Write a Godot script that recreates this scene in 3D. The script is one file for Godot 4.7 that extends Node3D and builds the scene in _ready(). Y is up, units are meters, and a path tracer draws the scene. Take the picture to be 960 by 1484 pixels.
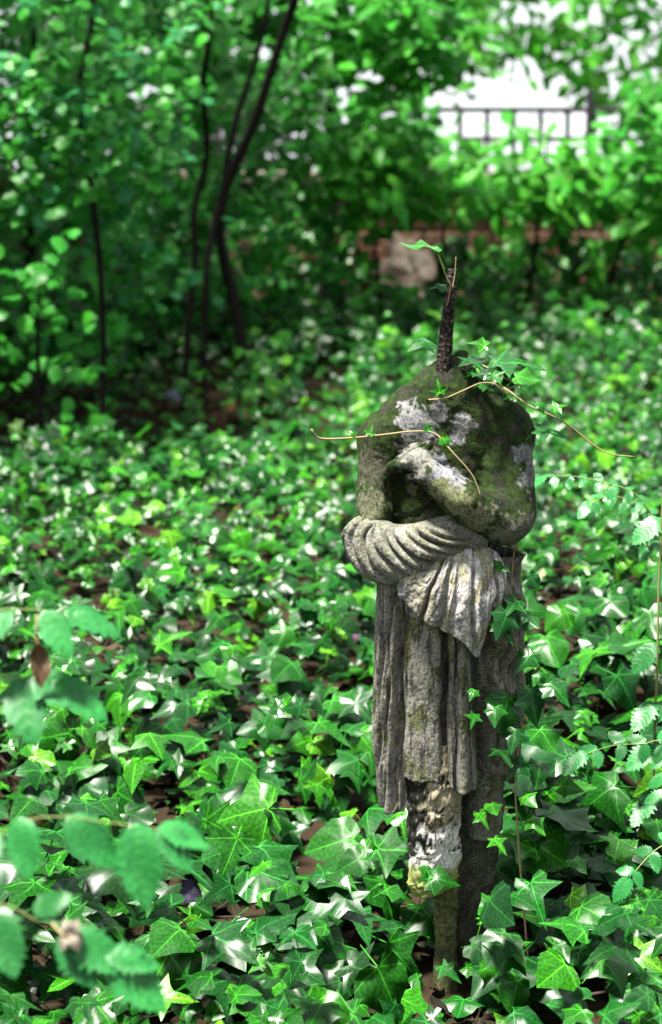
extends Node3D
# A headless stone garden statue standing in a bank of ivy. Metres, y up, the camera looks along -z.

var rng := RandomNumberGenerator.new()
var noise := FastNoiseLite.new()
var fine := FastNoiseLite.new()
var grit := FastNoiseLite.new()
var used := {}
var M := {}
const STATUE := Vector3(0.195, 0.0, -3.3)

# ---------------------------------------------------------------- naming helpers
func numbered(called: String) -> String:
	if not used.has(called):
		used[called] = 0
		return called
	used[called] += 1
	return "%s_%03d" % [called, used[called]]

func tag(o: Node, label: String, category: String, group := "", kind := "") -> void:
	if label: o.set_meta("label", label)
	if category: o.set_meta("category", category)
	if group: o.set_meta("group", group)
	if kind: o.set_meta("kind", kind)

func thing(called: String, label: String, category: String, where := Vector3.ZERO, group := "") -> Node3D:
	var o := Node3D.new()
	o.name = numbered(called)
	add_child(o)
	o.position = where
	tag(o, label, category, group)
	return o

func mesh_node(called: String, mesh: Mesh, material: Material, parent: Node = null) -> MeshInstance3D:
	var o := MeshInstance3D.new()
	o.name = numbered(called) if parent == null else called
	o.mesh = mesh
	o.material_override = material
	if parent == null: add_child(o)
	else: parent.add_child(o, true)
	return o

func scatter(called: String, mesh: Mesh, material: Material, places: Array, tints: Array, parent: Node = null) -> MultiMeshInstance3D:
	var mm := MultiMesh.new()
	mm.transform_format = MultiMesh.TRANSFORM_3D
	mm.use_colors = true
	mm.mesh = mesh
	mm.instance_count = places.size()
	for i in places.size():
		mm.set_instance_transform(i, places[i])
		mm.set_instance_color(i, tints[i])
	var o := MultiMeshInstance3D.new()
	o.name = numbered(called) if parent == null else called
	o.multimesh = mm
	o.material_override = material
	if parent == null: add_child(o)
	else: parent.add_child(o, true)
	return o

# ---------------------------------------------------------------- mesh helpers
func grid_mesh(points: PackedVector3Array, colors: PackedColorArray, rows: int, columns: int, closed: bool, uvs := PackedVector2Array()) -> ArrayMesh:
	var st := SurfaceTool.new()
	st.begin(Mesh.PRIMITIVE_TRIANGLES)
	for i in points.size():
		if colors.size(): st.set_color(colors[i])
		if uvs.size(): st.set_uv(uvs[i])
		st.add_vertex(points[i])
	var last := columns if closed else columns - 1
	for r in rows - 1:
		for c in last:
			var a := r * columns + c
			var b := r * columns + (c + 1) % columns
			var e := a + columns
			var f := b + columns
			st.add_index(a); st.add_index(b); st.add_index(e)
			st.add_index(b); st.add_index(f); st.add_index(e)
	st.generate_normals()
	return st.commit()

func add_tube(st: SurfaceTool, pts: Array, radii: Array, sides := 6, rough := 0.0) -> void:
	# a tapered tube through the points, closed at both ends with small cones
	var rings := []
	var side := Vector3.RIGHT
	for i in pts.size():
		var t: Vector3 = (pts[mini(i + 1, pts.size() - 1)] - pts[maxi(i - 1, 0)]).normalized()
		if absf(t.dot(side)) > 0.95: side = Vector3.BACK
		side = (side - t * t.dot(side)).normalized()
		var up := t.cross(side)
		var ring := []
		for k in sides:
			var a := TAU * k / sides
			var p: Vector3 = pts[i]
			var r: float = radii[i]
			if rough > 0.0: r *= 1.0 + rough * noise.get_noise_3d(p.x * 60.0 + k * 7.0, p.y * 60.0, p.z * 60.0)
			ring.append(p + (side * cos(a) + up * sin(a)) * r)
		rings.append(ring)
	st.set_smooth_group(0)
	for i in pts.size() - 1:
		for k in sides:
			var n := (k + 1) % sides
			for v in [rings[i][k], rings[i + 1][k], rings[i][n], rings[i][n], rings[i + 1][k], rings[i + 1][n]]:
				st.add_vertex(v)
	for e in [0, pts.size() - 1]:
		for k in sides:
			var n := (k + 1) % sides
			var tri := [pts[e], rings[e][k], rings[e][n]] if e == 0 else [pts[e], rings[e][n], rings[e][k]]
			for v in tri: st.add_vertex(v)

func tube_mesh(pts: Array, radii: Array, sides := 6, rough := 0.0) -> ArrayMesh:
	var st := SurfaceTool.new()
	st.begin(Mesh.PRIMITIVE_TRIANGLES)
	add_tube(st, pts, radii, sides, rough)
	st.index()
	st.generate_normals()
	return st.commit()

func smooth_path(pts: Array, steps: int) -> Array:
	var c := Curve3D.new()
	for i in pts.size():
		var t: Vector3 = (pts[mini(i + 1, pts.size() - 1)] - pts[maxi(i - 1, 0)]) / 6.0
		c.add_point(pts[i], -t, t)
	var out := []
	for i in steps + 1:
		out.append(c.sample_baked(c.get_baked_length() * i / steps, true))
	return out

func taper(from: float, to: float, n: int) -> Array:
	var out := []
	for i in n: out.append(lerpf(from, to, float(i) / maxf(1.0, n - 1)))
	return out

func box_mesh(size: Vector3, bevel: float, rough: float, seed_at: float) -> ArrayMesh:
	# a box with chamfered edges whose corners are a little uneven
	var st := SurfaceTool.new()
	st.begin(Mesh.PRIMITIVE_TRIANGLES)
	st.set_smooth_group(-1)
	var h := size / 2.0
	var corner := func(sx: int, sy: int, sz: int, axis: int) -> Vector3:
		var p := Vector3(sx * (h.x - bevel), sy * (h.y - bevel), sz * (h.z - bevel))
		p[axis] = Vector3(sx, sy, sz)[axis] * h[axis]
		p += Vector3(noise.get_noise_3d(sx * 90 + seed_at, sy * 90, sz * 90), noise.get_noise_3d(sx * 90, sy * 90 + seed_at, sz * 90), noise.get_noise_3d(sx * 90, sy * 90, sz * 90 + seed_at)) * rough
		return p
	var quad := func(a: Vector3, b: Vector3, c: Vector3, d: Vector3) -> void:
		var n := (b - a).cross(c - a)
		var order := [a, b, c, a, c, d] if n.dot(a + b + c + d) < 0.0 else [a, c, b, a, d, c]
		for v in order: st.add_vertex(v)
	for axis in 3:
		var u := (axis + 1) % 3
		var w := (axis + 2) % 3
		for s in [-1, 1]:
			var p := []
			for uv in [[-1, -1], [1, -1], [1, 1], [-1, 1]]:
				var k := Vector3i.ZERO
				k[axis] = s; k[u] = uv[0]; k[w] = uv[1]
				p.append(corner.call(k.x, k.y, k.z, axis))
			quad.call(p[0], p[1], p[2], p[3])
		for su in [-1, 1]:
			for sw in [-1, 1]:
				var lo := Vector3i.ZERO
				lo[u] = su; lo[w] = sw; lo[axis] = -1
				var hi := lo
				hi[axis] = 1
				quad.call(corner.call(lo.x, lo.y, lo.z, u), corner.call(hi.x, hi.y, hi.z, u), corner.call(hi.x, hi.y, hi.z, w), corner.call(lo.x, lo.y, lo.z, w))
	st.generate_normals()
	return st.commit()

# ---------------------------------------------------------------- surface nets
func surface_net(lo: Vector3, hi: Vector3, cell: float, field: Callable, tint: Callable) -> ArrayMesh:
	var n := Vector3i(((hi - lo) / cell).ceil()) + Vector3i.ONE
	var v := PackedFloat32Array()
	v.resize(n.x * n.y * n.z)
	var i := 0
	for z in n.z:
		for y in n.y:
			for x in n.x:
				v[i] = field.call(lo + Vector3(x, y, z) * cell)
				i += 1
	var at := PackedInt32Array()
	at.resize(v.size())
	at.fill(-1)
	var st := SurfaceTool.new()
	st.begin(Mesh.PRIMITIVE_TRIANGLES)
	var count := 0
	var sx := 1
	var sy := n.x
	var sz := n.x * n.y
	var offs := PackedInt32Array([0, sx, sy, sx + sy, sz, sz + sx, sz + sy, sz + sx + sy])
	var edges := [[0, 1], [2, 3], [4, 5], [6, 7], [0, 2], [1, 3], [4, 6], [5, 7], [0, 4], [1, 5], [2, 6], [3, 7]]
	for z in n.z - 1:
		for y in n.y - 1:
			for x in n.x - 1:
				var b := x + y * sy + z * sz
				var inside := 0
				for k in 8:
					if v[b + offs[k]] < 0.0: inside += 1
				if inside == 0 or inside == 8: continue
				var sum := Vector3.ZERO
				var hits := 0
				for e in edges:
					var p: float = v[b + offs[e[0]]]
					var q: float = v[b + offs[e[1]]]
					if (p < 0.0) == (q < 0.0): continue
					var t := p / (p - q)
					var c0 := Vector3(e[0] & 1, (e[0] >> 1) & 1, e[0] >> 2)
					var c1 := Vector3(e[1] & 1, (e[1] >> 1) & 1, e[1] >> 2)
					sum += c0.lerp(c1, t)
					hits += 1
				var pos := lo + (Vector3(x, y, z) + sum / hits) * cell
				st.set_color(tint.call(pos))
				st.add_vertex(pos)
				at[b] = count
				count += 1
	for z in range(1, n.z - 1):
		for y in range(1, n.y - 1):
			for x in range(1, n.x - 1):
				var b := x + y * sy + z * sz
				var here := v[b] < 0.0
				for axis in 3:
					var step: int = [sx, sy, sz][axis]
					if (v[b + step] < 0.0) == here: continue
					var u: int = [sy, sz, sx][axis]
					var w: int = [sz, sx, sy][axis]
					var q := [at[b], at[b - u], at[b - u - w], at[b - w]]
					if here: q.reverse()
					for k in [0, 1, 2, 0, 2, 3]: st.add_index(q[k])
	st.generate_normals()
	return st.commit()

func capsule(p: Vector3, a: Vector3, b: Vector3, ra: float, rb: float) -> float:
	var d := b - a
	var t := clampf((p - a).dot(d) / d.length_squared(), 0.0, 1.0)
	return p.distance_to(a + d * t) - lerpf(ra, rb, t)

func ellipsoid(p: Vector3, c: Vector3, r: Vector3) -> float:
	var q := (p - c) / r
	return (q.length() - 1.0) * minf(r.x, minf(r.y, r.z))

func join(a: float, b: float, k: float) -> float:
	var h := maxf(k - absf(a - b), 0.0) / k
	return minf(a, b) - h * h * k * 0.25

# ---------------------------------------------------------------- materials
func plain(color: Color, roughness := 0.8, specular := 0.5) -> StandardMaterial3D:
	var m := StandardMaterial3D.new()
	m.albedo_color = color.linear_to_srgb()
	m.roughness = roughness
	m.metallic_specular = specular
	m.cull_mode = BaseMaterial3D.CULL_DISABLED
	return m

func noise_texture(size: int, freq: float, octaves: int, from: Color, to: Color, seed_at: int, normal := false, bump := 4.0) -> NoiseTexture2D:
	var n := FastNoiseLite.new()
	n.seed = seed_at
	n.frequency = freq
	n.fractal_octaves = octaves
	var t := NoiseTexture2D.new()
	t.width = size
	t.height = size
	t.seamless = true
	t.noise = n
	t.as_normal_map = normal
	t.bump_strength = bump
	if not normal:
		var g := Gradient.new()
		g.set_color(0, from)
		g.set_color(1, to)
		t.color_ramp = g
	return t

func leaf_texture(kind: String, flesh := 0.52) -> ImageTexture:
	# pale veins on mottled leaf flesh; x runs across the blade and y from stalk to tip
	var size := 256
	var im := Image.create(size, size, true, Image.FORMAT_RGB8)
	var tips := []
	if kind == "ivy": tips = [Vector2(0, 1), Vector2(0.62, 0.27), Vector2(-0.62, 0.27), Vector2(0.40, -0.12), Vector2(-0.40, -0.12)]
	else: tips = [Vector2(0, 1)]
	for y in size:
		for x in size:
			var p := Vector2((float(x) / size - 0.5) * 1.4, (float(y) / size) * 1.4 - 0.25)
			var vein := 0.0
			var most := 9.0
			for tip in tips:
				var l: float = tip.length()
				var u: Vector2 = tip / l
				var t := p.dot(u)
				var s := absf(p.x * u.y - p.y * u.x)
				if t > -0.02 and t < l:
					var w := lerpf(0.016, 0.004, t / l)
					vein = maxf(vein, clampf(1.6 - s / w, 0.0, 1.0))
					if s < most:
						most = s
						# side veins leave the main vein at a slant
						var q := fposmod((t - s * (1.0 if kind == "ivy" else 0.75)) * (7.5 if kind == "ivy" else 9.0), 1.0)
						var reach := clampf(1.0 - s / 0.34, 0.0, 1.0)
						vein = maxf(vein, clampf(1.5 - absf(q - 0.5) / 0.055, 0.0, 1.0) * 0.55 * reach)
			var m := flesh + 0.17 * fine.get_noise_2d(x * 0.05, y * 0.05) + 0.10 * fine.get_noise_2d(x * 0.9, y * 0.9)
			var c := Color(m, m, m).lerp(Color(1.0, 1.0, 0.95), vein * (0.85 if kind == "ivy" else 0.5))
			c.r = minf(1.0, c.r * (0.86 + 0.14 * vein))
			im.set_pixel(x, y, c)
	im.generate_mipmaps()
	return ImageTexture.create_from_image(im)

func leaf_material(tex: Texture2D, tint: Color, rough: float, through: Color, per_copy: bool, specular := 0.5) -> StandardMaterial3D:
	var m := StandardMaterial3D.new()
	m.albedo_texture = tex
	m.albedo_color = Color.WHITE if per_copy else tint.linear_to_srgb()
	m.vertex_color_use_as_albedo = per_copy
	m.roughness = rough
	m.metallic_specular = specular
	m.backlight_enabled = true
	m.backlight = through
	m.cull_mode = BaseMaterial3D.CULL_DISABLED
	return m

# ---------------------------------------------------------------- leaf shapes (length 1, stalk at the origin, tip along +y, face +z)
func leaf_mesh(half: Array, center: Vector2, fold: float, droop: float, wave: float, variant: float, stalk: float) -> ArrayMesh:
	var outline := []
	for p in half: outline.append(Vector2(p[0], p[1]))
	for i in range(half.size() - 2, 0, -1): outline.append(Vector2(-half[i][0] * (1.0 + (0.12 if half.size() < 14 else 0.03) * sin(variant * 5.0 + i)), half[i][1] + (0.03 if half.size() < 14 else 0.004) * sin(variant * 9.0 + i * 2.0)))
	var st := SurfaceTool.new()
	st.begin(Mesh.PRIMITIVE_TRIANGLES)
	st.set_smooth_group(0)
	var lift := func(p: Vector2) -> Vector3:
		var out := p - center
		var r := out.length()
		var a := out.angle()
		var z := -droop * r * r + fold * absf(p.x) + wave * r * sin(a * 5.0 + variant * 7.0) + wave * 0.5 * sin(p.y * 9.0 + variant)
		return Vector3(p.x, p.y, z)
	var put := func(p: Vector2) -> void:
		st.set_uv(Vector2(p.x / 1.4 + 0.5, (p.y + 0.25) / 1.4))
		st.add_vertex(lift.call(p))
	var n := outline.size()
	for i in n:
		var a: Vector2 = outline[i]
		var b: Vector2 = outline[(i + 1) % n]
		var ma := center.lerp(a, 0.55)
		var mb := center.lerp(b, 0.55)
		for p in [center, ma, mb, ma, a, b, ma, b, mb]: put.call(p)
	if stalk > 0.0:
		var w := 0.014
		var down := Vector3(0.05 * sin(variant * 3.0), -stalk * 0.55, -stalk)
		for k in 3:
			var a0 := TAU * k / 3.0
			var a1 := TAU * (k + 1) / 3.0
			var p0 := Vector3(cos(a0), sin(a0), 0) * w
			var p1 := Vector3(cos(a1), sin(a1), 0) * w
			var z0 := Vector3(0, 0, lift.call(Vector2.ZERO).z - 0.005)
			for p in [p0 + z0, p1 + z0, p0 + down, p1 + z0, p1 + down, p0 + down]:
				st.set_uv(Vector2(0.5, 0.18))
				st.add_vertex(p)
	st.index()
	st.generate_normals()
	return st.commit()

const IVY_HALF := [[0.0, 0.02], [0.13, -0.10], [0.32, -0.15], [0.42, -0.03], [0.43, 0.12], [0.64, 0.27], [0.44, 0.37], [0.29, 0.50], [0.17, 0.74], [0.0, 1.0]]
const IVY_BROAD := [[0.0, 0.0], [0.16, -0.11], [0.36, -0.10], [0.48, 0.05], [0.50, 0.18], [0.60, 0.32], [0.47, 0.46], [0.36, 0.60], [0.20, 0.80], [0.0, 0.98]]
const IVY_SHARP := [[0.0, 0.03], [0.10, -0.06], [0.28, -0.20], [0.34, -0.04], [0.33, 0.10], [0.66, 0.24], [0.38, 0.33], [0.21, 0.44], [0.12, 0.72], [0.0, 1.06]]
const OVAL_HALF := [[0.0, 0.0], [0.10, 0.06], [0.19, 0.22], [0.22, 0.42], [0.18, 0.66], [0.09, 0.88], [0.0, 1.0]]
const ROUND_HALF := [[0.0, 0.0], [0.18, 0.0], [0.32, 0.16], [0.40, 0.36], [0.30, 0.46], [0.30, 0.66], [0.14, 0.78], [0.0, 0.96]]

func saw_leaf(variant: float, teeth: int) -> ArrayMesh:
	# a leaflet with a toothed margin, its flesh pleated along the side veins
	var st := SurfaceTool.new()
	st.begin(Mesh.PRIMITIVE_TRIANGLES)
	st.set_smooth_group(0)
	var put := func(x: float, y: float, crease: float) -> void:
		st.set_uv(Vector2(x / 1.4 + 0.5, (y + 0.25) / 1.4))
		st.add_vertex(Vector3(x, y, 0.10 * absf(x) - 0.30 * x * x - 0.28 * y * y + 0.009 * crease + 0.03 * sin(y * 7.0 + variant + x * 6.0)))
	for side in [-1.0, 1.0]:
		for i in teeth * 2:
			var rows := []
			for k in [i, i + 1]:
				var t := float(k) / (teeth * 2)
				var w := (0.33 * pow(sin(PI * pow(t, 0.62)), 0.9) + 0.004) * (1.0 if k % 2 == 0 else 0.74) * (1.0 + 0.12 * sin(k * 2.3 + side + variant))
				var up := 0.10 * sin(PI * t) + (0.03 if k % 2 == 0 else -0.01) * sin(PI * t)
				rows.append([[0.0, t, 0.0], [side * w * 0.5, t + up * 0.5, 1.0 if k % 2 else -1.0], [side * w, t + up, 1.0 if k % 2 else -1.0]])
			for c in 2:
				var q := [rows[0][c], rows[0][c + 1], rows[1][c + 1], rows[1][c]]
				for n in ([0, 2, 1, 0, 3, 2] if side > 0.0 else [0, 1, 2, 0, 2, 3]): put.call(q[n][0], q[n][1], q[n][2])
	st.index()
	st.generate_normals()
	return st.commit()

# ---------------------------------------------------------------- the lie of the land
const PROFILE := [[0.0, -0.16], [2.4, -0.16], [3.3, -0.10], [4.3, 0.06], [5.2, 0.17], [6.2, 0.23], [7.0, 0.32], [8.0, 0.43], [9.0, 0.55], [10.2, 0.68], [10.36, 0.69], [10.5, 1.2], [400.0, 1.2]]
func land(x: float, z: float) -> float:
	var d := -z
	var y: float = PROFILE[0][1]
	for i in PROFILE.size() - 1:
		if d >= PROFILE[i][0] and d <= PROFILE[i + 1][0]:
			y = lerpf(PROFILE[i][1], PROFILE[i + 1][1], (d - PROFILE[i][0]) / (PROFILE[i + 1][0] - PROFILE[i][0]))
	if d < 10.3 and absf(x) < 8.0:
		y += 0.045 * noise.get_noise_2d(x * 16.0, z * 16.0)
		var left := smoothstep(0.5, -0.6, x)
		y -= 0.22 * left * exp(-pow((d - 7.35) / 0.6, 2.0))
		y += 0.03 * left * exp(-pow((d - 6.1) / 0.4, 2.0))
		y += 0.11 * smoothstep(0.28, 0.65, x) * smoothstep(3.6, 4.3, d) * smoothstep(6.5, 5.0, d)
	return y

func facing(normal: Vector3, tip: Vector3, at: Vector3, size: float) -> Transform3D:
	var n := normal.normalized()
	var y := (tip - n * tip.dot(n)).normalized()
	return Transform3D(Basis(y.cross(n) * size, y * size, n * size), at)

func rand_vec() -> Vector3:
	return Vector3(rng.randf_range(-1, 1), rng.randf_range(-1, 1), rng.randf_range(-1, 1))

func _ready() -> void:
	rng.seed = 7
	noise.seed = 3; noise.frequency = 0.05; noise.fractal_octaves = 3
	fine.seed = 11; fine.frequency = 1.0; fine.fractal_octaves = 3
	grit.seed = 21; grit.frequency = 1.0; grit.fractal_octaves = 2

	# camera: a short telephoto lens opened wide, focused on the statue
	var cam := Camera3D.new()
	cam.name = "camera"
	cam.position = Vector3(0, 1.3, 0)
	cam.rotation.x = -atan(482.0 / 2885.0)
	cam.near = 0.05
	cam.far = 600.0
	var lens := CameraAttributesPhysical.new()
	lens.frustum_focal_length = 12.0 / (742.0 / 2885.0)
	lens.frustum_near = 0.05
	lens.frustum_far = 600.0
	lens.frustum_focus_distance = 3.32
	lens.exposure_aperture = 2.5
	cam.attributes = lens
	cam.fov = rad_to_deg(2.0 * atan(742.0 / 2885.0))
	add_child(cam)

	# sky: a bright white overcast
	var env := Environment.new()
	env.background_mode = Environment.BG_SKY
	var sm := ProceduralSkyMaterial.new()
	sm.sky_top_color = Color(0.95, 0.98, 1.0)
	sm.sky_horizon_color = Color(0.98, 0.99, 1.0)
	sm.ground_bottom_color = Color(0.10, 0.10, 0.09)
	sm.ground_horizon_color = Color(0.35, 0.36, 0.36)
	sm.sun_angle_max = 1.0
	var sky := Sky.new()
	sky.sky_material = sm
	env.sky = sky
	env.background_energy_multiplier = 0.19
	env.tonemap_mode = Environment.TONE_MAPPER_LINEAR
	env.tonemap_exposure = 8.4
	env.sdfgi_enabled = true
	env.ssao_enabled = true
	env.ssil_enabled = true
	var we := WorldEnvironment.new()
	we.name = "daylight"
	we.environment = env
	add_child(we)
	var sun := DirectionalLight3D.new()
	sun.name = "sun"
	sun.light_energy = 0.9
	sun.light_color = Color(1.0, 0.98, 0.94)
	sun.light_angular_distance = 9.0
	sun.shadow_enabled = true
	add_child(sun)
	sun.look_at_from_position(Vector3(-0.75, 2.9, 0.50), Vector3.ZERO)

	make_materials()
	ground()
	brick_wall()
	railing()
	ground_ivy()
	trees()
	statue()
	statue_vines()
	sprigs()
	fallen_leaves()

func make_materials() -> void:
	var ivy_tex := leaf_texture("ivy")
	var oval_tex := leaf_texture("oval")
	var leaf_soft := leaf_texture("oval", 0.85)
	M.ivy = leaf_material(ivy_tex, Color.WHITE, 0.33, Color(0.3, 0.3, 0.3), true, 0.28)
	M.oval = leaf_material(leaf_soft, Color.WHITE, 0.40, Color(0.9, 0.9, 0.9), true, 0.35)
	M.pale = leaf_material(leaf_soft, Color.WHITE, 0.42, Color(1.0, 1.0, 1.0), true, 0.3)
	M.litter = leaf_material(oval_tex, Color.WHITE, 0.8, Color(0.1, 0.1, 0.1), true, 0.2)
	M.ivy_tones = []
	for c in IVY_TONES: M.ivy_tones.append(leaf_material(ivy_tex, c, 0.34, Color(0.3, 0.3, 0.3), false, 0.3))
	M.saw_tones = []
	for c in [Color(0.020, 0.15, 0.030), Color(0.028, 0.19, 0.038), Color(0.016, 0.12, 0.022)]: M.saw_tones.append(leaf_material(leaf_soft, c, 0.42, Color(0.5, 0.5, 0.5), false, 0.35))
	M.fallen = {}
	M.fallen_tex = oval_tex
	var soil := plain(Color(0.030, 0.022, 0.015), 1.0, 0.1)
	soil.uv1_triplanar = true
	soil.uv1_world_triplanar = true
	soil.uv1_scale = Vector3.ONE * 1.7
	soil.albedo_texture = noise_texture(512, 0.03, 5, Color(0.75, 0.73, 0.7), Color(1, 1, 1), 5)
	M.soil = soil
	M.bark = plain(Color(0.009, 0.008, 0.007), 0.95, 0.15)
	M.twig = plain(Color(0.20, 0.16, 0.08), 0.8, 0.3)
	M.stalk = plain(Color(0.16, 0.20, 0.06), 0.7, 0.3)
	M.runner = plain(Color(0.03, 0.022, 0.015), 0.9, 0.3)
	M.iron = plain(Color(0.015, 0.015, 0.018), 0.6, 0.4)
	var rust := plain(Color.WHITE, 0.85, 0.3)
	rust.uv1_triplanar = true
	rust.uv1_scale = Vector3.ONE * 9.0
	rust.albedo_texture = noise_texture(256, 0.05, 4, Color(0.02, 0.015, 0.015), Color(0.62, 0.55, 0.52), 31)
	var g := (rust.albedo_texture as NoiseTexture2D).color_ramp
	g.add_point(0.55, Color(0.10, 0.08, 0.075))
	g.add_point(0.72, Color(0.30, 0.26, 0.24))
	rust.normal_enabled = true
	rust.normal_texture = noise_texture(256, 0.05, 4, Color.BLACK, Color.WHITE, 31, true, 8.0)
	M.rust = rust
	var stone := StandardMaterial3D.new()
	stone.vertex_color_use_as_albedo = true
	stone.roughness = 0.92
	stone.metallic_specular = 0.3
	stone.cull_mode = BaseMaterial3D.CULL_DISABLED
	stone.uv1_triplanar = true
	stone.uv1_scale = Vector3.ONE * 5.5
	stone.albedo_texture = noise_texture(512, 0.06, 5, Color(0.45, 0.44, 0.43), Color(1, 1, 1), 41)
	var sg := (stone.albedo_texture as NoiseTexture2D).color_ramp
	sg.add_point(0.36, Color(0.72, 0.71, 0.70))
	sg.add_point(0.50, Color(0.92, 0.92, 0.92))
	stone.normal_enabled = true
	stone.normal_scale = 0.25
	stone.normal_texture = noise_texture(512, 0.06, 5, Color.BLACK, Color.WHITE, 41, true, 7.0)
	M.stone = stone
	M.bricks = []
	for c in [Color(0.22, 0.105, 0.075), Color(0.27, 0.14, 0.10), Color(0.18, 0.085, 0.06), Color(0.26, 0.15, 0.11)]:
		var b := plain(c, 0.95, 0.2)
		b.uv1_triplanar = true
		b.uv1_world_triplanar = true
		b.uv1_scale = Vector3.ONE * 3.0
		b.albedo_texture = noise_texture(256, 0.03, 4, Color(0.5, 0.5, 0.5), Color(1, 1, 1), 51)
		M.bricks.append(b)
	M.mortar = plain(Color(0.16, 0.14, 0.12), 1.0, 0.1)

const SHAPES := 9
const IVY_TONES := [Color(0.021, 0.160, 0.011), Color(0.036, 0.235, 0.014), Color(0.011, 0.085, 0.009), Color(0.016, 0.125, 0.019), Color(0.064, 0.330, 0.014), Color(0.024, 0.180, 0.021)]

# ---------------------------------------------------------------- ground, wall, railing
func ground() -> void:
	var xs := [-200.0, -60.0, -20.0]
	for i in 121: xs.append(-6.0 + i * 0.1)
	xs.append_array([20.0, 60.0, 200.0])
	var zs := [200.0, 60.0, 12.0, 3.0]
	for i in 110: zs.append(0.2 - i * 0.1)
	zs.append_array([-14.0, -30.0, -90.0, -250.0])
	var pts := PackedVector3Array()
	for z in zs:
		for x in xs: pts.append(Vector3(x, land(x, z), z))
	var m := grid_mesh(pts, PackedColorArray(), zs.size(), xs.size(), false)
	var o := mesh_node("ground", m, M.soil)
	tag(o, "dark bare soil under the ivy on the garden bank", "ground", "", "structure")

func brick_wall() -> void:
	var w := thing("brick_wall", "weathered red brick garden wall behind the shrubs", "wall", Vector3(0, 0.6, -10.2))
	mesh_node("mortar_core", box_mesh(Vector3(9.0, 0.70, 0.19), 0.005, 0.0, 1.0), M.mortar, w).position = Vector3(0.2, 0.33, -0.012)
	var shapes := []
	for k in 4: shapes.append(box_mesh(Vector3(0.212, 0.064, 0.20), 0.005, 0.006, k * 37.0))
	for row in 9:
		for i in 20:
			var b := mesh_node("brick", shapes[(row * 7 + i * 3) % 4], M.bricks[(row * 5 + i * i * 3 + i) % 4], w)
			b.position = Vector3(-2.0 + i * 0.224 + (0.112 if row % 2 else 0.0), 0.03 + row * 0.075, rng.randf_range(-0.004, 0.006))
	for i in 9:
		mesh_node("coping_stone", box_mesh(Vector3(0.986, 0.06, 0.27), 0.008, 0.006, i * 11.0), M.mortar, w).position = Vector3(-4.0 + i, 0.712, 0)
	var p := thing("sun_patch_stone", "added pale pink stone, a sunlit patch put into its colour, behind the iron rod", "stone", Vector3(0.335, 0.88, -8.85))  # made-up block, its pale pink stands in for a patch of sunlight
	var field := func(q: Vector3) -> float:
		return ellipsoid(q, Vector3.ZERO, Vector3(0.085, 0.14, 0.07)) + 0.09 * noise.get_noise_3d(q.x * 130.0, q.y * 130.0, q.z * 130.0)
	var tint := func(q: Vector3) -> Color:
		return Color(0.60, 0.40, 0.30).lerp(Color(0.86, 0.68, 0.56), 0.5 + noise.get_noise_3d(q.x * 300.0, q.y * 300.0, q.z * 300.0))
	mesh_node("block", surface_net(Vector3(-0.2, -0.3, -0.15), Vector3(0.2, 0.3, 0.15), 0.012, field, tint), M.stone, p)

func railing() -> void:
	var r := thing("iron_railing", "black iron railing of upright bars on top of the brick wall", "railing", Vector3(0, 1.34, -10.2))
	var rail := box_mesh(Vector3(5.2, 0.026, 0.02), 0.003, 0.0, 1.0)
	mesh_node("rail", rail, M.iron, r).position = Vector3(0.75, 0.305, 0)
	mesh_node("rail", rail, M.iron, r).position = Vector3(0.75, 0.160, 0)
	var bar := box_mesh(Vector3(0.024, 0.36, 0.016), 0.002, 0.0, 2.0)
	for i in 38:
		mesh_node("bar", bar, M.iron, r).position = Vector3(-1.78 + i * 0.135, 0.14, 0.0)
	var post := box_mesh(Vector3(0.035, 0.46, 0.035), 0.004, 0.0, 2.0)
	for x in [-1.25, 0.1, 1.30, 2.6]: mesh_node("post", post, M.iron, r).position = Vector3(x, 0.17, 0.0)

# ---------------------------------------------------------------- ivy
func ivy_shapes() -> Array:
	var out := []
	var halves := [IVY_HALF, IVY_BROAD, IVY_SHARP]
	for i in SHAPES:
		var half := []
		var wide := rng.randf_range(0.85, 1.12)
		for p in halves[i % 3]: half.append([p[0] * wide * rng.randf_range(0.9, 1.1), p[1] + rng.randf_range(-0.035, 0.035)])
		out.append(leaf_mesh(half, Vector2(rng.randf_range(-0.03, 0.03), 0.22), rng.randf_range(-0.22, 0.14), rng.randf_range(0.05, 0.55), rng.randf_range(0.03, 0.09), rng.randf() * 6.0, 0.55))
	return out

func ivy_tone(x: float, z: float) -> Color:
	var c: Color = IVY_TONES[rng.randi() % 6]
	var young := rng.randf() < 0.07
	if young: c = Color(0.17, 0.48, 0.02)
	var k := rng.randf_range(0.75, 1.25) * (1.0 + 0.35 * noise.get_noise_2d(x * 30.0, z * 30.0))
	return Color(c.r * k, c.g * k, c.b * k)

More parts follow.
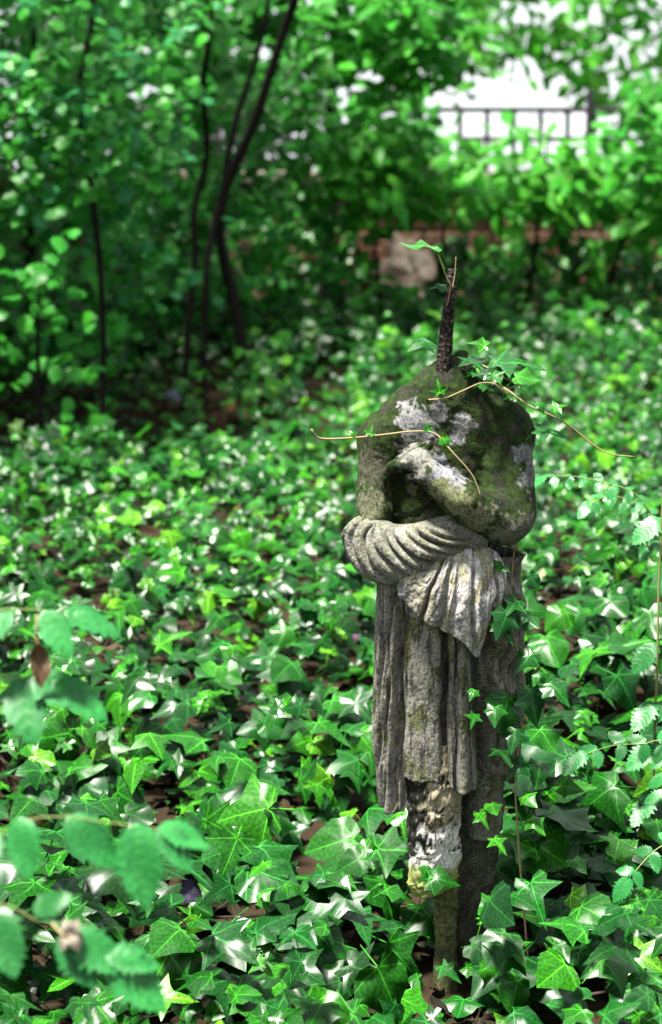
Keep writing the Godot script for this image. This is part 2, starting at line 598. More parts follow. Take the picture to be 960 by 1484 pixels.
func ground_ivy() -> void:
	var shapes := ivy_shapes()
	M.ivy_shapes = shapes
	var near := []
	var far := []
	var z := -2.35
	while z > -10.05:
		var d := -z
		var step := lerpf(0.029, 0.026, clampf((d - 3.0) / 5.0, 0, 1))
		var half := 0.45 + d * 0.20
		var x := -half
		while x < half:
			var px := x + rng.randf_range(-0.7, 0.7) * step
			var pz := z + rng.randf_range(-0.7, 0.7) * step
			x += step
			var clump := 0.7 * noise.get_noise_2d(px * 62.0 + 40.0, pz * 62.0) + 0.75 * noise.get_noise_2d(px * 170.0, pz * 170.0 + 90.0)
			if rng.randf() > smoothstep(0.0, 0.18, clump) * lerpf(0.66, 0.74, smoothstep(3.2, 4.6, d)) + 0.05:
				if rng.randf() < 0.10 and (d < 6.5 or px > -0.2): near.append([facing(Vector3(0, 0.9, 0.3) + rand_vec() * 0.5, rand_vec() + Vector3(0, 0, 0.5), Vector3(px, land(px, pz) + 0.015 + rng.randf() * 0.02, pz), rng.randf_range(0.03, 0.055)), ivy_tone(px, pz), rng.randi() % SHAPES, 0.0])
				continue
			if d > 6.5 and d < 9.0 and rng.randf() < 0.45 * smoothstep(0.15, -0.45, px): continue
			if absf(px - STATUE.x - 0.005) < 0.034 and pz < -3.08 and pz > -3.45: continue
			if Vector2(px - STATUE.x, pz - STATUE.z).length() < 0.05: continue
			var size := lerpf(0.108, 0.062, clampf((d - 3.25) / 1.8, 0, 1)) * (0.36 + 0.74 * pow(rng.randf(), 1.2)) * (0.8 if d < 3.15 else 1.0)
			var up := 0.055 + 0.26 * maxf(0.0, clump + 0.05) + rng.randf() * 0.08
			var y := land(px, pz) + up
			var n := Vector3(0, 0.78, 0.50) + rand_vec() * 0.55
			var tip := Vector3(rng.randf_range(-1.0, 1.0), -0.2, rng.randf_range(-0.25, 1.0))
			var rec := [facing(n, tip, Vector3(px, y, pz), size), ivy_tone(px, pz), rng.randi() % SHAPES, size / d * (0.6 + up * 3.0)]
			if up > 0.10 and rng.randf() < 0.45:
				var low := [facing(Vector3(0, 0.9, 0.3) + rand_vec() * 0.5, tip + rand_vec(), Vector3(px + rng.randf_range(-0.03, 0.03), y - up * rng.randf_range(0.45, 0.8), pz + rng.randf_range(-0.03, 0.03)), size * 0.9), ivy_tone(px, pz), rng.randi() % SHAPES, 0.0]
				if d < 6.6: near.append(low)
				else: far.append(low)
			elif rng.randf() < 0.18:
				near.append([facing(Vector3(0, 0.9, 0.3) + rand_vec() * 0.5, tip + rand_vec(), Vector3(px, land(px, pz) + 0.02, pz), size * 0.8), ivy_tone(px, pz), rng.randi() % SHAPES, 0.0])
			# in the picture's frame, or off to its side
			var in_frame := absf(px) < d * 0.166 and d > 3.15
			if not in_frame: rec[3] = 0.0
			if d < 6.6: near.append(rec)
			else: far.append(rec)
		z -= step
	near.sort_custom(func(a, b): return a[3] > b[3])
	var ivy := thing("ground_ivy", "glossy dark green ivy covering the ground around the statue", "ivy", Vector3(0, 0, -3.6))
	for i in 300:
		var rec: Array = near[i]
		var t: Transform3D = rec[0]
		t.origin -= ivy.position
		var o := mesh_node("leaf", shapes[rec[2]], M.ivy_tones[rng.randi() % 6], ivy)
		o.transform = t
	near = near.slice(300)
	for k in SHAPES:
		var places := []
		var tints := []
		for rec in near:
			if rec[2] != k: continue
			var t: Transform3D = rec[0]
			t.origin -= ivy.position
			places.append(t)
			tints.append(rec[1])
		var o := scatter("ivy_leaves", shapes[k], M.ivy, places, tints, ivy)
		o.set_meta("kind", "stuff")
	# brown runners creeping between the leaves
	var st := SurfaceTool.new()
	st.begin(Mesh.PRIMITIVE_TRIANGLES)
	for i in 70:
		var p := Vector3(rng.randf_range(-1.0, 1.0), 0, rng.randf_range(-5.6, -2.9))
		var a := rng.randf() * TAU
		var pts := []
		for k in 9:
			pts.append(Vector3(p.x, land(p.x, p.z) + 0.025 + 0.02 * rng.randf(), p.z) - ivy.position)
			a += rng.randf_range(-0.5, 0.5)
			p += Vector3(cos(a), 0, sin(a)) * 0.05
		add_tube(st, pts, taper(0.003, 0.0015, 9), 4)
	st.generate_normals()
	mesh_node("runner_stems", st.commit(), M.runner, ivy).set_meta("kind", "stuff")
	var litter := []
	var browns := []
	for i in 5200:
		var lz := -2.4 - 7.4 * pow(rng.randf(), 1.3)
		var lx := rng.randf_range(-1, 1) * (0.4 - lz * 0.19)
		litter.append(facing(Vector3(0, 1, 0) + rand_vec() * 0.5, rand_vec() + Vector3(0, 0, 0.01), Vector3(lx, land(lx, lz) + 0.008 + rng.randf() * 0.02, lz), rng.randf_range(0.03, 0.07)))
		var b: Color = [Color(0.070, 0.042, 0.022), Color(0.10, 0.055, 0.026), Color(0.045, 0.030, 0.020), Color(0.060, 0.050, 0.022)][rng.randi() % 4]
		browns.append(b)
	var old := scatter("leaf_litter", leaf_mesh(OVAL_HALF, Vector2(0, 0.42), 0.3, -0.4, 0.08, 2.2, 0.1), M.litter, litter, browns)
	tag(old, "dead brown leaf litter on the soil beneath the ivy", "leaf litter", "", "stuff")
	print("ivy ", near.size(), " ", far.size())
	var bank := thing("bank_ivy", "small leaved ivy blanketing the slope below the brick wall", "ivy", Vector3(0, 0, -7.0))
	bank.set_meta("kind", "stuff")
	for k in SHAPES:
		var places := []
		var tints := []
		for rec in far:
			if rec[2] != k: continue
			var t: Transform3D = rec[0]
			t.origin -= bank.position
			places.append(t)
			tints.append(rec[1])
		scatter("ivy_leaves", shapes[k], M.ivy, places, tints, bank).set_meta("kind", "stuff")

# ---------------------------------------------------------------- trees and shrubs
func crown(parent: Node3D, shape: Mesh, material: Material, balls: Array, size: float, tones: Array, spread := 0.55, hang := Vector3(0, -0.4, 0.6)) -> void:
	# balls: [centre, radii, leaves]; leaves sit in small sprays so that gaps stay open between them
	var places := []
	var tints := []
	for b in balls:
		var left: int = b[2]
		while left > 0:
			var q := rand_vec()
			if q.length() > 1.0: continue
			q *= lerpf(1.0, 1.0 / maxf(q.length(), 0.3), 0.25)
			var hub: Vector3 = b[0] + q * b[1]
			var along := (rand_vec() + Vector3(0, -0.1, 0.2)).normalized()
			var many := 4 + rng.randi() % 6
			for i in many:
				var p := hub + along * (i - many / 2.0) * size * 0.55 + rand_vec() * size * 0.35
				if p.x < -0.4 and capsule(p, Vector3(-0.583, 1.55, -6.3), Vector3(-1.25, 1.84, -13.5), 0.04, 0.11) < 0.06 * noise.get_noise_3d(p.x * 150.0, p.y * 150.0, p.z * 150.0): continue   # the boughs part here
				var n := Vector3(0, 0.7, 0.45) + rand_vec() * spread
				var tip := along * 0.6 + rand_vec() * 0.8 + hang
				places.append(facing(n, tip, p - parent.position, size * rng.randf_range(0.6, 1.2)))
				var c: Color = tones[rng.randi() % tones.size()]
				var k := rng.randf_range(0.75, 1.25)
				tints.append(Color(c.r * k, c.g * k, c.b * k))
			left -= many
	var o := scatter("crown", shape, material, places, tints, parent)
	o.set_meta("kind", "stuff")

func limb(called: String, parent: Node3D, pts: Array, r0: float, r1: float, material: Material = null) -> MeshInstance3D:
	var path := []
	for p in pts: path.append(p - parent.position)
	path = smooth_path(path, pts.size() * 4)
	return mesh_node(called, tube_mesh(path, taper(r0, r1, path.size()), 8, 0.25), material if material else M.bark, parent)

func trees() -> void:
	var round_leaf := leaf_mesh(ROUND_HALF, Vector2(0, 0.35), -0.08, 0.25, 0.04, 0.7, 0.3)
	var oval_leaf := leaf_mesh(OVAL_HALF, Vector2(0, 0.42), -0.15, 0.35, 0.02, 1.1, 0.15)
	var deep := [Color(0.035, 0.26, 0.02), Color(0.05, 0.30, 0.025), Color(0.065, 0.34, 0.025), Color(0.045, 0.28, 0.035)]
	var mid := [Color(0.05, 0.30, 0.02), Color(0.08, 0.36, 0.025), Color(0.04, 0.26, 0.02), Color(0.06, 0.32, 0.035)]
	var pale := [Color(0.08, 0.36, 0.025), Color(0.11, 0.40, 0.03), Color(0.06, 0.32, 0.025), Color(0.14, 0.42, 0.035)]
	# the many stemmed tree left of the middle
	var t := thing("stemmed_tree", "dark many stemmed tree forking left of the statue behind the ivy", "tree", Vector3(-0.45, 0.40, -8.2))
	limb("trunk", t, [Vector3(-0.36, 0.38, -8.2), Vector3(-0.369, 0.627, -8.2), Vector3(-0.410, 0.854, -8.2), Vector3(-0.456, 1.106, -8.2), Vector3(-0.426, 1.272, -8.2), Vector3(-0.305, 1.532, -8.15), Vector3(-0.219, 1.787, -8.1), Vector3(-0.108, 2.096, -8.0), Vector3(0.1, 2.7, -7.7)], 0.026, 0.014)
	limb("limb", t, [Vector3(-0.445, 1.106, -8.2), Vector3(-0.422, 1.383, -8.25), Vector3(-0.367, 1.606, -8.3), Vector3(-0.268, 1.939, -8.35), Vector3(-0.226, 2.4, -8.4)], 0.015, 0.009)
	limb("limb", t, [Vector3(-0.53, 0.38, -8.1), Vector3(-0.510, 0.720, -8.1), Vector3(-0.502, 0.942, -8.1), Vector3(-0.46, 1.2, -8.19)], 0.016, 0.012)
	limb("limb", t, [Vector3(-0.60, 0.36, -8.0), Vector3(-0.567, 0.754, -8.0), Vector3(-0.542, 0.974, -8.0), Vector3(-0.543, 1.192, -8.0), Vector3(-0.491, 1.381, -8.0), Vector3(-0.49, 1.656, -7.8), Vector3(-0.455, 1.807, -7.6), Vector3(-0.409, 2.3, -7.6)], 0.015, 0.010)
	crown(t, oval_leaf, M.oval, [[Vector3(-0.25, 1.95, -8.85), Vector3(0.55, 0.40, 0.5), 480], [Vector3(0.42, 2.05, -8.6), Vector3(0.25, 0.25, 0.4), 200], [Vector3(-0.5, 1.45, -8.85), Vector3(0.5, 0.3, 0.4), 300], [Vector3(-1.5, 3.1, -8.2), Vector3(1.0, 0.6, 1.3), 2600]], 0.10, mid)  # the last ball is unseen canopy, added overhead to shade the left back
	# small leaved shrub tree at the far left
	t = thing("small_leaved_tree", "small leaved dark green tree filling the upper left corner", "tree", Vector3(-0.85, 0.30, -7.0))
	limb("trunk", t, [Vector3(-0.82, 0.22, -7.0), Vector3(-0.80, 0.774, -7.0), Vector3(-0.817, 1.134, -7.0), Vector3(-0.854, 1.441, -7.0), Vector3(-0.873, 1.651, -7.05), Vector3(-0.824, 1.974, -7.1), Vector3(-0.9, 3.0, -7.1)], 0.013, 0.008)
	crown(t, round_leaf, M.oval, [[Vector3(-0.95, 1.85, -7.2), Vector3(0.55, 0.45, 0.5), 900], [Vector3(-0.85, 1.45, -7.2), Vector3(0.35, 0.35, 0.4), 520], [Vector3(-0.50, 1.0, -8.6), Vector3(0.35, 0.25, 0.4), 200], [Vector3(-1.05, 1.35, -7.2), Vector3(0.4, 0.25, 0.4), 350], [Vector3(-1.0, 0.95, -7.4), Vector3(0.45, 0.3, 0.4), 280], [Vector3(-2.0, 3.0, -6.8), Vector3(1.1, 0.8, 1.5), 2000]], 0.062, [deep[1], deep[2], mid[0], mid[3], Color(0.05, 0.28, 0.08)])  # the last ball is out of view, put above to darken the left
	# shadow shrubs low on the left
	t = thing("low_shrub", "low dark shrub with bright leaf sprays at the left edge above the ivy", "shrub", Vector3(-0.95, 0.22, -6.7))
	limb("stem", t, [Vector3(-0.95, 0.2, -6.7), Vector3(-0.98, 0.6, -6.65), Vector3(-0.96, 1.0, -6.6)], 0.012, 0.005)
	crown(t, round_leaf, M.oval, [[Vector3(-0.97, 0.98, -6.6), Vector3(0.14, 0.10, 0.12), 40], [Vector3(-0.9, 0.6, -6.9), Vector3(0.3, 0.3, 0.3), 60]], 0.07, mid)
	t = thing("dark_holly", "dense black green evergreen behind the small leaved tree", "shrub", Vector3(-1.3, 0.45, -8.7))
	limb("stem", t, [Vector3(-1.3, 0.4, -8.7), Vector3(-1.3, 1.2, -8.7), Vector3(-1.25, 2.2, -8.7)], 0.03, 0.01)
	crown(t, round_leaf, M.oval, [[Vector3(-1.3, 1.2, -8.8), Vector3(0.75, 0.9, 0.6), 3200], [Vector3(-0.45, 0.95, -9.2), Vector3(0.6, 0.45, 0.4), 1500], [Vector3(-1.3, 2.4, -8.8), Vector3(0.9, 0.6, 0.7), 1500]], 0.06, deep)
	# broad leaved shrub in front of the wall
	t = thing("laurel_shrub", "broad leaved pale green shrub leaning over the brick wall", "shrub", Vector3(0.5, 0.60, -9.4))
	for s in [[0.25, 0.15, 0.35], [0.55, 0.5, 0.2], [0.9, 1.0, 0.3], [1.25, 1.45, 0.25]]:
		limb("stem", t, [Vector3(s[0], 0.55, -9.4), Vector3((s[0] + s[1]) / 2.0, 1.0, -9.45 + s[2] * 0.4), Vector3(s[1], 1.5, -9.3)], 0.012, 0.006)
	crown(t, oval_leaf, M.pale, [[Vector3(0.26, 1.34, -9.3), Vector3(0.36, 0.18, 0.4), 560], [Vector3(0.95, 1.28, -9.4), Vector3(0.45, 0.10, 0.35), 380], [Vector3(1.5, 1.25, -9.2), Vector3(0.3, 0.18, 0.4), 260], [Vector3(0.95, 1.06, -9.4), Vector3(0.6, 0.14, 0.3), 60]], 0.13, pale)
	# chestnut like boughs hanging in from above
	t = thing("overhanging_tree", "broad leaved bough hanging into the top of the picture beside the forked tree", "tree", Vector3(0.25, 0.45, -8.8))
	limb("trunk", t, [Vector3(-0.05, 0.58, -9.6), Vector3(0.0, 1.2, -9.6), Vector3(0.02, 2.0, -9.2), Vector3(0.2, 3.0, -9.0)], 0.035, 0.02)
	limb("limb", t, [Vector3(0.02, 2.0, -9.0), Vector3(0.12, 2.1, -8.6), Vector3(0.2, 1.95, -8.3)], 0.012, 0.006)
	crown(t, oval_leaf, M.pale, [[Vector3(0.26, 1.98, -8.5), Vector3(0.28, 0.28, 0.35), 380], [Vector3(0.12, 1.5, -9.2), Vector3(0.33, 0.2, 0.25), 200], [Vector3(-0.9, 3.0, -8.8), Vector3(0.5, 0.5, 0.7), 200]], 0.13, [mid[0], mid[1], pale[0], pale[2]])
	# light crowns beyond the railing
	for a in [[Vector3(0.2, 1.2, -13.0), "pale sunlit street tree above the iron railing, its leaves blown bright", [[Vector3(0.75, 2.75, -13.0), Vector3(0.85, 0.35, 0.6), 520], [Vector3(0.45, 2.3, -13.0), Vector3(0.5, 0.35, 0.6), 330], [Vector3(1.1, 2.15, -12.6), Vector3(0.5, 0.2, 0.4), 200], [Vector3(0.7, 2.05, -11.2), Vector3(0.3, 0.15, 0.3), 70]], 0.35], [Vector3(1.9, 1.2, -12.0), "pale green tree at the upper right edge behind the iron railing", [[Vector3(1.75, 2.1, -12.0), Vector3(0.45, 0.5, 0.5), 420], [Vector3(1.4, 2.6, -12.0), Vector3(0.7, 0.25, 0.6), 400]], 0.3]]:
		t = thing("street_tree", a[1], "tree", a[0])
		limb("trunk", t, [a[0], a[0] + Vector3(0.3, 0.6, -0.3), a[0] + Vector3(0.2, 1.6, 0)], 0.03, 0.012)
		crown(t, oval_leaf, M.pale, a[2], 0.13, [pale[0], pale[1], pale[3]], 0.8)
	t = thing("edge_shrub", "leafy shrub at the right edge in front of the wall end", "shrub", Vector3(1.5, 0.55, -8.8))
	limb("stem", t, [Vector3(1.5, 0.5, -8.8), Vector3(1.55, 1.0, -8.8), Vector3(1.45, 1.5, -8.7)], 0.02, 0.008)
	crown(t, round_leaf, M.pale, [[Vector3(1.5, 1.35, -8.8), Vector3(0.25, 0.45, 0.4), 380]], 0.09, [mid[1], mid[3], pale[0], pale[2]])
	# tall trees; the first three are unseen, added to shade the place
	for e in [[Vector3(-2.75, 0.35, -7.4), "unseen tall tree added past the left edge to shade the ground behind the ivy crest", 3], [Vector3(-3.0, 0.5, -9.3), "unseen dense tree added past the left edge by the brick wall for shade", 7], [Vector3(3.4, -0.1, -1.6), "unseen tall tree added off to the right of the statue to close off the sky", 4], [Vector3(-0.85, 1.2, -12.6), "tall dense dark tree behind the brick wall on the left", 8]]:
		t = thing("screen_tree", e[1], "tree", e[0], "tall trees closing in the garden")
		var o: Vector3 = e[0]
		limb("trunk", t, [o + Vector3(0, -0.1, 0), o + Vector3(0.05, 1.2, 0.05), o + Vector3(-0.05, 2.6, 0), o + Vector3(0, 4.2, 0)], 0.13, 0.05)
		limb("limb", t, [o + Vector3(0.03, 1.6, 0), o + Vector3(0.5, 2.3, 0.3), o + Vector3(0.8, 3.0, 0.4)], 0.05, 0.02)
		limb("limb", t, [o + Vector3(0, 1.9, 0), o + Vector3(-0.5, 2.6, -0.3), o + Vector3(-0.8, 3.3, -0.4)], 0.05, 0.02)
		crown(t, oval_leaf, M.oval, [[o + Vector3(0, 2.5, 0), Vector3(1.3, 1.9, 1.3), 2600], [o + Vector3(0, 0.8, 0), Vector3(1.1, 0.9, 1.1), 900]], 0.24, deep, 0.8)
	t = thing("wall_creeper", "ivy creeper climbing the foot of the red brick wall", "creeper", Vector3(0.8, 0.65, -10.0))
	limb("stem", t, [Vector3(0.8, 0.65, -10.0), Vector3(0.85, 0.9, -10.02), Vector3(0.7, 1.2, -10.02)], 0.01, 0.004)
	crown(t, M.ivy_shapes[1], M.ivy, [[Vector3(0.34, 0.74, -8.7), Vector3(0.2, 0.04, 0.07), 40], [Vector3(0.45, 1.62, -10.15), Vector3(0.12, 0.16, 0.08), 30], [Vector3(1.6, 1.6, -10.15), Vector3(0.15, 0.16, 0.08), 40], [Vector3(1.05, 0.86, -9.7), Vector3(0.6, 0.12, 0.25), 260], [Vector3(0.8, 0.70, -9.2), Vector3(0.6, 0.05, 0.3), 110], [Vector3(-0.1, 0.95, -9.9), Vector3(0.3, 0.3, 0.1), 160], [Vector3(-1.2, 0.95, -9.9), Vector3(0.8, 0.3, 0.1), 300]], 0.075, mid)

# ---------------------------------------------------------------- statue (own axes: x right, y up, z to the front)
const PATCHES := [
	# centre, radius, colour: lichen, bare stone and moss where they lie on the upper body
	[Vector3(-0.050, 0.905, 0.07), 0.030, Color(0.36, 0.36, 0.37)], [Vector3(-0.020, 0.925, 0.07), 0.018, Color(0.34, 0.33, 0.34)],
	[Vector3(0.022, 0.905, 0.08), 0.017, Color(0.46, 0.46, 0.45)], [Vector3(0.012, 0.880, 0.08), 0.014, Color(0.36, 0.36, 0.37)],
	[Vector3(0.128, 0.850, 0.04), 0.020, Color(0.26, 0.28, 0.29)], [Vector3(0.135, 0.815, 0.04), 0.020, Color(0.25, 0.26, 0.26)],
	[Vector3(-0.020, 0.832, 0.10), 0.022, Color(0.34, 0.34, 0.38)], [Vector3(0.005, 0.812, 0.10), 0.018, Color(0.36, 0.36, 0.40)], [Vector3(-0.055, 0.850, 0.10), 0.026, Color(0.27, 0.27, 0.24)],
	[Vector3(0.010, 0.785, 0.10), 0.024, Color(0.24, 0.26, 0.13)], [Vector3(0.045, 0.757, 0.10), 0.026, Color(0.26, 0.27, 0.16)], [Vector3(-0.02, 0.806, 0.10), 0.018, Color(0.22, 0.24, 0.12)],
	[Vector3(0.090, 0.730, 0.08), 0.030, Color(0.20, 0.21, 0.15)], [Vector3(0.125, 0.735, 0.06), 0.026, Color(0.17, 0.18, 0.13)],
	[Vector3(-0.130, 0.830, 0.03), 0.030, Color(0.11, 0.11, 0.07)], [Vector3(-0.130, 0.770, 0.04), 0.028, Color(0.20, 0.21, 0.13)], [Vector3(-0.060, 0.79, 0.06), 0.008, Color(0.20, 0.21, 0.10)]]

func torso_tint(p: Vector3) -> Color:
	var a := fine.get_noise_3d(p.x * 26.0, p.y * 26.0, p.z * 26.0)
	var b := fine.get_noise_3d(p.x * 90.0 + 7.0, p.y * 90.0, p.z * 90.0)
	var c := Color(0.007, 0.012, 0.004).lerp(Color(0.026, 0.050, 0.008), clampf(0.45 + 0.9 * b + 0.5 * a, 0, 1))
	if a < -0.22: c = c.lerp(Color(0.022, 0.021, 0.018), 0.8)
	for q in PATCHES:
		var away: float = Vector2(p.x - q[0].x, p.y - q[0].y).length() / q[1]
		var k := smoothstep(1.08, 0.88, away + 0.7 * a + 0.75 * b + 0.35 * grit.get_noise_3d(p.x * 190.0, p.y * 190.0, p.z * 190.0))
		if p.z < -0.02: k = 0.0
		c = c.lerp(Color(q[2].r * 0.62, q[2].g * 0.62, q[2].b * 0.62), k)
	if b > 0.42: c = c.lerp(Color(0.02, 0.02, 0.016), 0.7)
	return c

func torso_field(p: Vector3) -> float:
	var d := ellipsoid(p, Vector3(0, 0.862, -0.030), Vector3(0.118, 0.113, 0.066))
	d = join(d, ellipsoid(p, Vector3(0, 0.70, -0.02), Vector3(0.095, 0.13, 0.072)), 0.05)
	d = join(d, capsule(p, Vector3(-0.002, 0.955, -0.01), Vector3(-0.108, 0.872, -0.005), 0.036, 0.038), 0.03)
	d = join(d, capsule(p, Vector3(-0.002, 0.955, -0.01), Vector3(0.100, 0.880, -0.005), 0.036, 0.044), 0.04)
	d = join(d, capsule(p, Vector3(0.006, 0.935, -0.01), Vector3(0.022, 1.008, -0.012), 0.042, 0.013), 0.02)
	# left arm hanging, with a hollow between it and the chest
	d = join(d, capsule(p, Vector3(-0.114, 0.868, 0.0), Vector3(-0.122, 0.735, 0.025), 0.035, 0.031), 0.018)
	d = maxf(d, -(capsule(p, Vector3(-0.066, 0.792, 0.055), Vector3(-0.026, 0.742, 0.070), 0.043, 0.054)))
	# right arm folded up across the breast
	var arm := capsule(p, Vector3(0.098, 0.872, 0.0), Vector3(0.100, 0.752, 0.035), 0.044, 0.046)
	arm = join(arm, capsule(p, Vector3(0.090, 0.742, 0.060), Vector3(0.02, 0.785, 0.104), 0.040, 0.033), 0.014)
	arm = join(arm, capsule(p, Vector3(0.02, 0.785, 0.104), Vector3(-0.034, 0.828, 0.104), 0.033, 0.023), 0.008)
	d = join(d, arm, 0.006)
	# the back of the hand and four fingers laid on the shoulder
	var hand := capsule(p, Vector3(-0.034, 0.828, 0.102), Vector3(-0.052, 0.850, 0.092), 0.021, 0.019)
	for i in 4:
		var o := Vector3(0.012, 0.010, -0.001) * (i - 1.5)
		var k := Vector3(-0.055, 0.858, 0.088) + o
		var e := Vector3(-0.078, 0.852, 0.078) + o * 0.9
		hand = join(hand, capsule(p, k, e, 0.0085, 0.008), 0.004)
		hand = join(hand, capsule(p, e, Vector3(-0.088, 0.836, 0.062) + o * 0.8, 0.008, 0.007), 0.004)
	hand = join(hand, capsule(p, Vector3(-0.040, 0.825, 0.100), Vector3(-0.068, 0.818, 0.085), 0.009, 0.007), 0.006)
	d = join(d, hand, 0.005)
	# the rim of the neckline in the hollow
	d = join(d, capsule(p, Vector3(-0.085, 0.752, 0.050), Vector3(-0.052, 0.758, 0.066), 0.006, 0.006), 0.006)
	d = join(d, capsule(p, Vector3(-0.052, 0.758, 0.066), Vector3(-0.026, 0.785, 0.070), 0.006, 0.005), 0.006)
	# weathering
	if absf(d) < 0.02:
		d += 0.0026 * fine.get_noise_3d(p.x * 22.0, p.y * 22.0, p.z * 22.0) + 0.0026 * fine.get_noise_3d(p.x * 75.0, p.y * 75.0, p.z * 75.0)
	return d

func cloth_tint(p: Vector3, region: int) -> Color:
	var a := fine.get_noise_3d(p.x * 18.0, p.y * 12.0, p.z * 18.0)
	var b := fine.get_noise_3d(p.x * 70.0, p.y * 45.0, p.z * 70.0)
	var g := grit.get_noise_3d(p.x * 210.0, p.y * 210.0, p.z * 210.0)
	var streak := fine.get_noise_3d(p.x * 90.0, p.y * 9.0, p.z * 90.0 + 30.0)
	var c: Color
	if region == 0:   # sleeve: grey olive
		c = Color(0.19, 0.19, 0.15).lerp(Color(0.34, 0.34, 0.31), clampf(0.5 + a + b * 0.4, 0, 1))
		c = c.lerp(Color(0.16, 0.18, 0.07), clampf(b * 1.5, 0, 0.8))
	elif region == 1: # gathered cloth: bleached
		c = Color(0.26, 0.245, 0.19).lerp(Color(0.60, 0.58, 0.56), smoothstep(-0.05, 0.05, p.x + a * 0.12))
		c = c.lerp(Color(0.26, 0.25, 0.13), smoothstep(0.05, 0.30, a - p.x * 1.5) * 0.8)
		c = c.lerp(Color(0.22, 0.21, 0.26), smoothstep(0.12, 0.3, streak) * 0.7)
	elif region == 2: # skirt: grey tan
		c = Color(0.22, 0.21, 0.175).lerp(Color(0.40, 0.39, 0.35), clampf(0.5 + a * 0.8 + b * 0.4, 0, 1))
		c = c.lerp(Color(0.17, 0.19, 0.08), smoothstep(0.12, 0.35, a + 0.3 * b))
		c = c.lerp(Color(0.06, 0.056, 0.05), smoothstep(0.14, 0.30, streak + 0.4 * a) * 0.8)
		if p.x > 0.045: c = c.lerp(Color(0.22, 0.22, 0.16), 0.3 + 0.3 * b)
	else:             # shin: bleached band, lime green foot, dark scabs
		c = Color(0.30, 0.26, 0.17).lerp(Color(0.40, 0.36, 0.25), 0.5 + b)
		var y := p.y + a * 0.02 + b * 0.012
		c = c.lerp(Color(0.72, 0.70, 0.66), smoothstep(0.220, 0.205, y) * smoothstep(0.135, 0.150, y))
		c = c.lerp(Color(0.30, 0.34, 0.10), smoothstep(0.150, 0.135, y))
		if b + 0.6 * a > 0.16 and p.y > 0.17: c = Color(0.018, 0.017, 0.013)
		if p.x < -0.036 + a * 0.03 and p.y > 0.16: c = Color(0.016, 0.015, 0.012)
	if g > 0.48: c = c.lerp(Color(0.03, 0.028, 0.024), 0.6)
	elif g < -0.45: c = c.lerp(Color(0.5, 0.5, 0.47), 0.35)
	var k := 0.95 if region == 1 else (0.90 if region == 3 else 0.70)
	return Color(c.r * k, c.g * k, c.b * k)

func ridge(x: float, at: float, half: float) -> float:
	var t := absf(x - at) / half
	return 0.0 if t > 1.0 else sqrt(1.0 - t * t)

